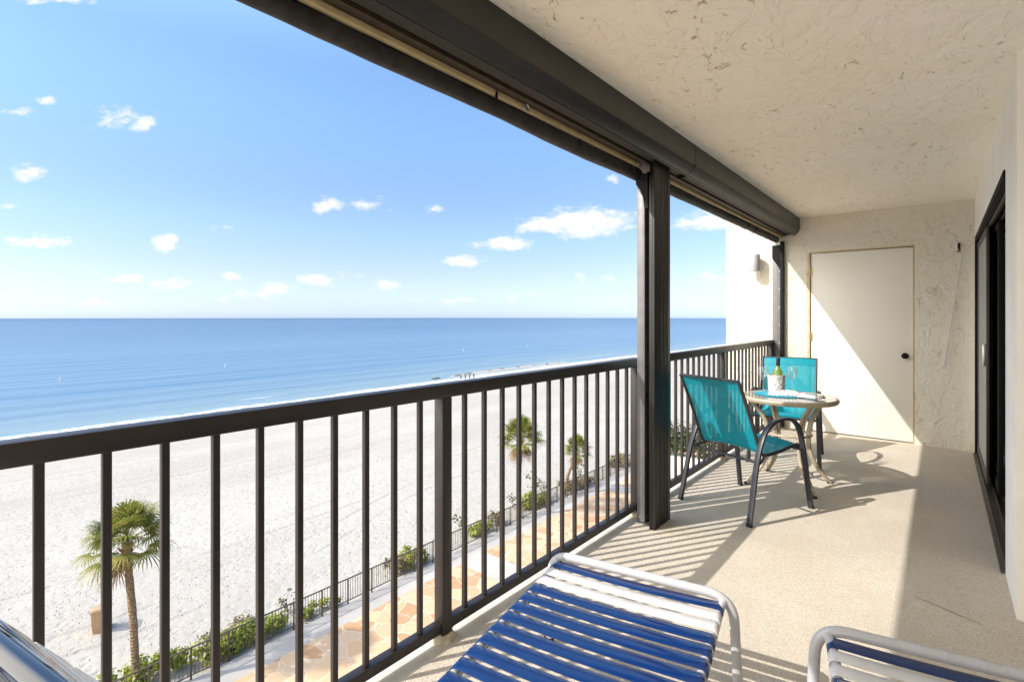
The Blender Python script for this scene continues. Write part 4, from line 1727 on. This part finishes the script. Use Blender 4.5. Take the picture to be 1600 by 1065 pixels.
b.tube([(-.24, .44, .92), (.24, .44, .92)], .018, 8)
for s in (-.2, .2):
    b.tube([(s, .34, .88), (s, .44, .92)], .016, 8)
b.build('handle', M['bin'], bn)
for s in (-1, 1):
    MB().tube([(s * .25, .30, .11), (s * .31, .30, .11)], .11, 18).build('wheel', M['rubber'], bn)

# ------------------------------------------------------------------ far details on the water
for (x, y, lab) in ((-140.9, 20.7, 'white marker buoy out on the sea, leftmost of the line'),
                    (-145.6, 54.5, 'white marker buoy on the sea, second from the left'),
                    (-143.5, 140.8, 'white marker buoy on the sea above the middle of the railing'),
                    (-143.2, 181.3, 'white marker buoy on the sea, farthest right of the line')):
    b = MB()
    b.lathe([(0, -.4), (.14, -.4), (.15, 0), (.13, .1), (.09, .7), (.07, .8), (0, .8)], seg=12, caps=False)
    o = b.build('marker_buoy', M['buoy'], None, loc=(x, y, SEA))
    o.rotation_euler = (R(random.uniform(-8, 8)), R(random.uniform(-8, 8)), 0)
    tag(o, lab, 'buoy', 'white marker buoys on the sea')

pil = ['leftmost of four weathered stumps at the water edge', 'second of four weathered stumps at the water edge',
       'third of four weathered stumps at the water edge', 'rightmost of four weathered stumps at the water edge']
for i in range(4):
    b = MB()
    hh = (.95, 1.1, .85, 1.0)[i]
    b.tube(catmull([(0, 0, -.5), (.02, .03, hh * .5), (.05 * (-1) ** i, .04, hh)], 4), .15, 9)
    x, y = -78.6 + .25 * i, 76.3 + i * 1.05
    o = b.build('piling', M['stone'], None, loc=(x, y, max(SEA, sand_z(x, y))))
    tag(o, 'brown wooden stump, ' + pil[i], 'piling', 'wooden stumps at the water edge')
rnd = random.Random(5)
for i in range(9):
    y = 73 + i * 6.2 + rnd.uniform(-1, 1)
    x = shore_x(y) - 6.3 + rnd.uniform(-.6, .6)
    b = MB()
    L = rnd.uniform(1.6, 3.2)
    b.lathe([(0, -.4), (.7, -.3), (.9, 0), (.6, .22), (.2, .32), (0, .33)], seg=11, caps=False)
    for q in range(len(b.v)):
        vx, vy, vz = b.v[q]
        k = 1 + .5 * mnoise.noise(Vector((vx * 1.4 + i * 7, vy * 1.4, vz * 2)))
        b.v[q] = (vx * .42 * k, vy * L * .42 * k, vz * .6 * k)
    o = b.build('shore_rock', M['stone'], None, loc=(x, y, SEA + .1))
    tag(o, 'dark low rock in the line lying in the shallows off the beach', 'rock', 'dark rocks in the shallows')
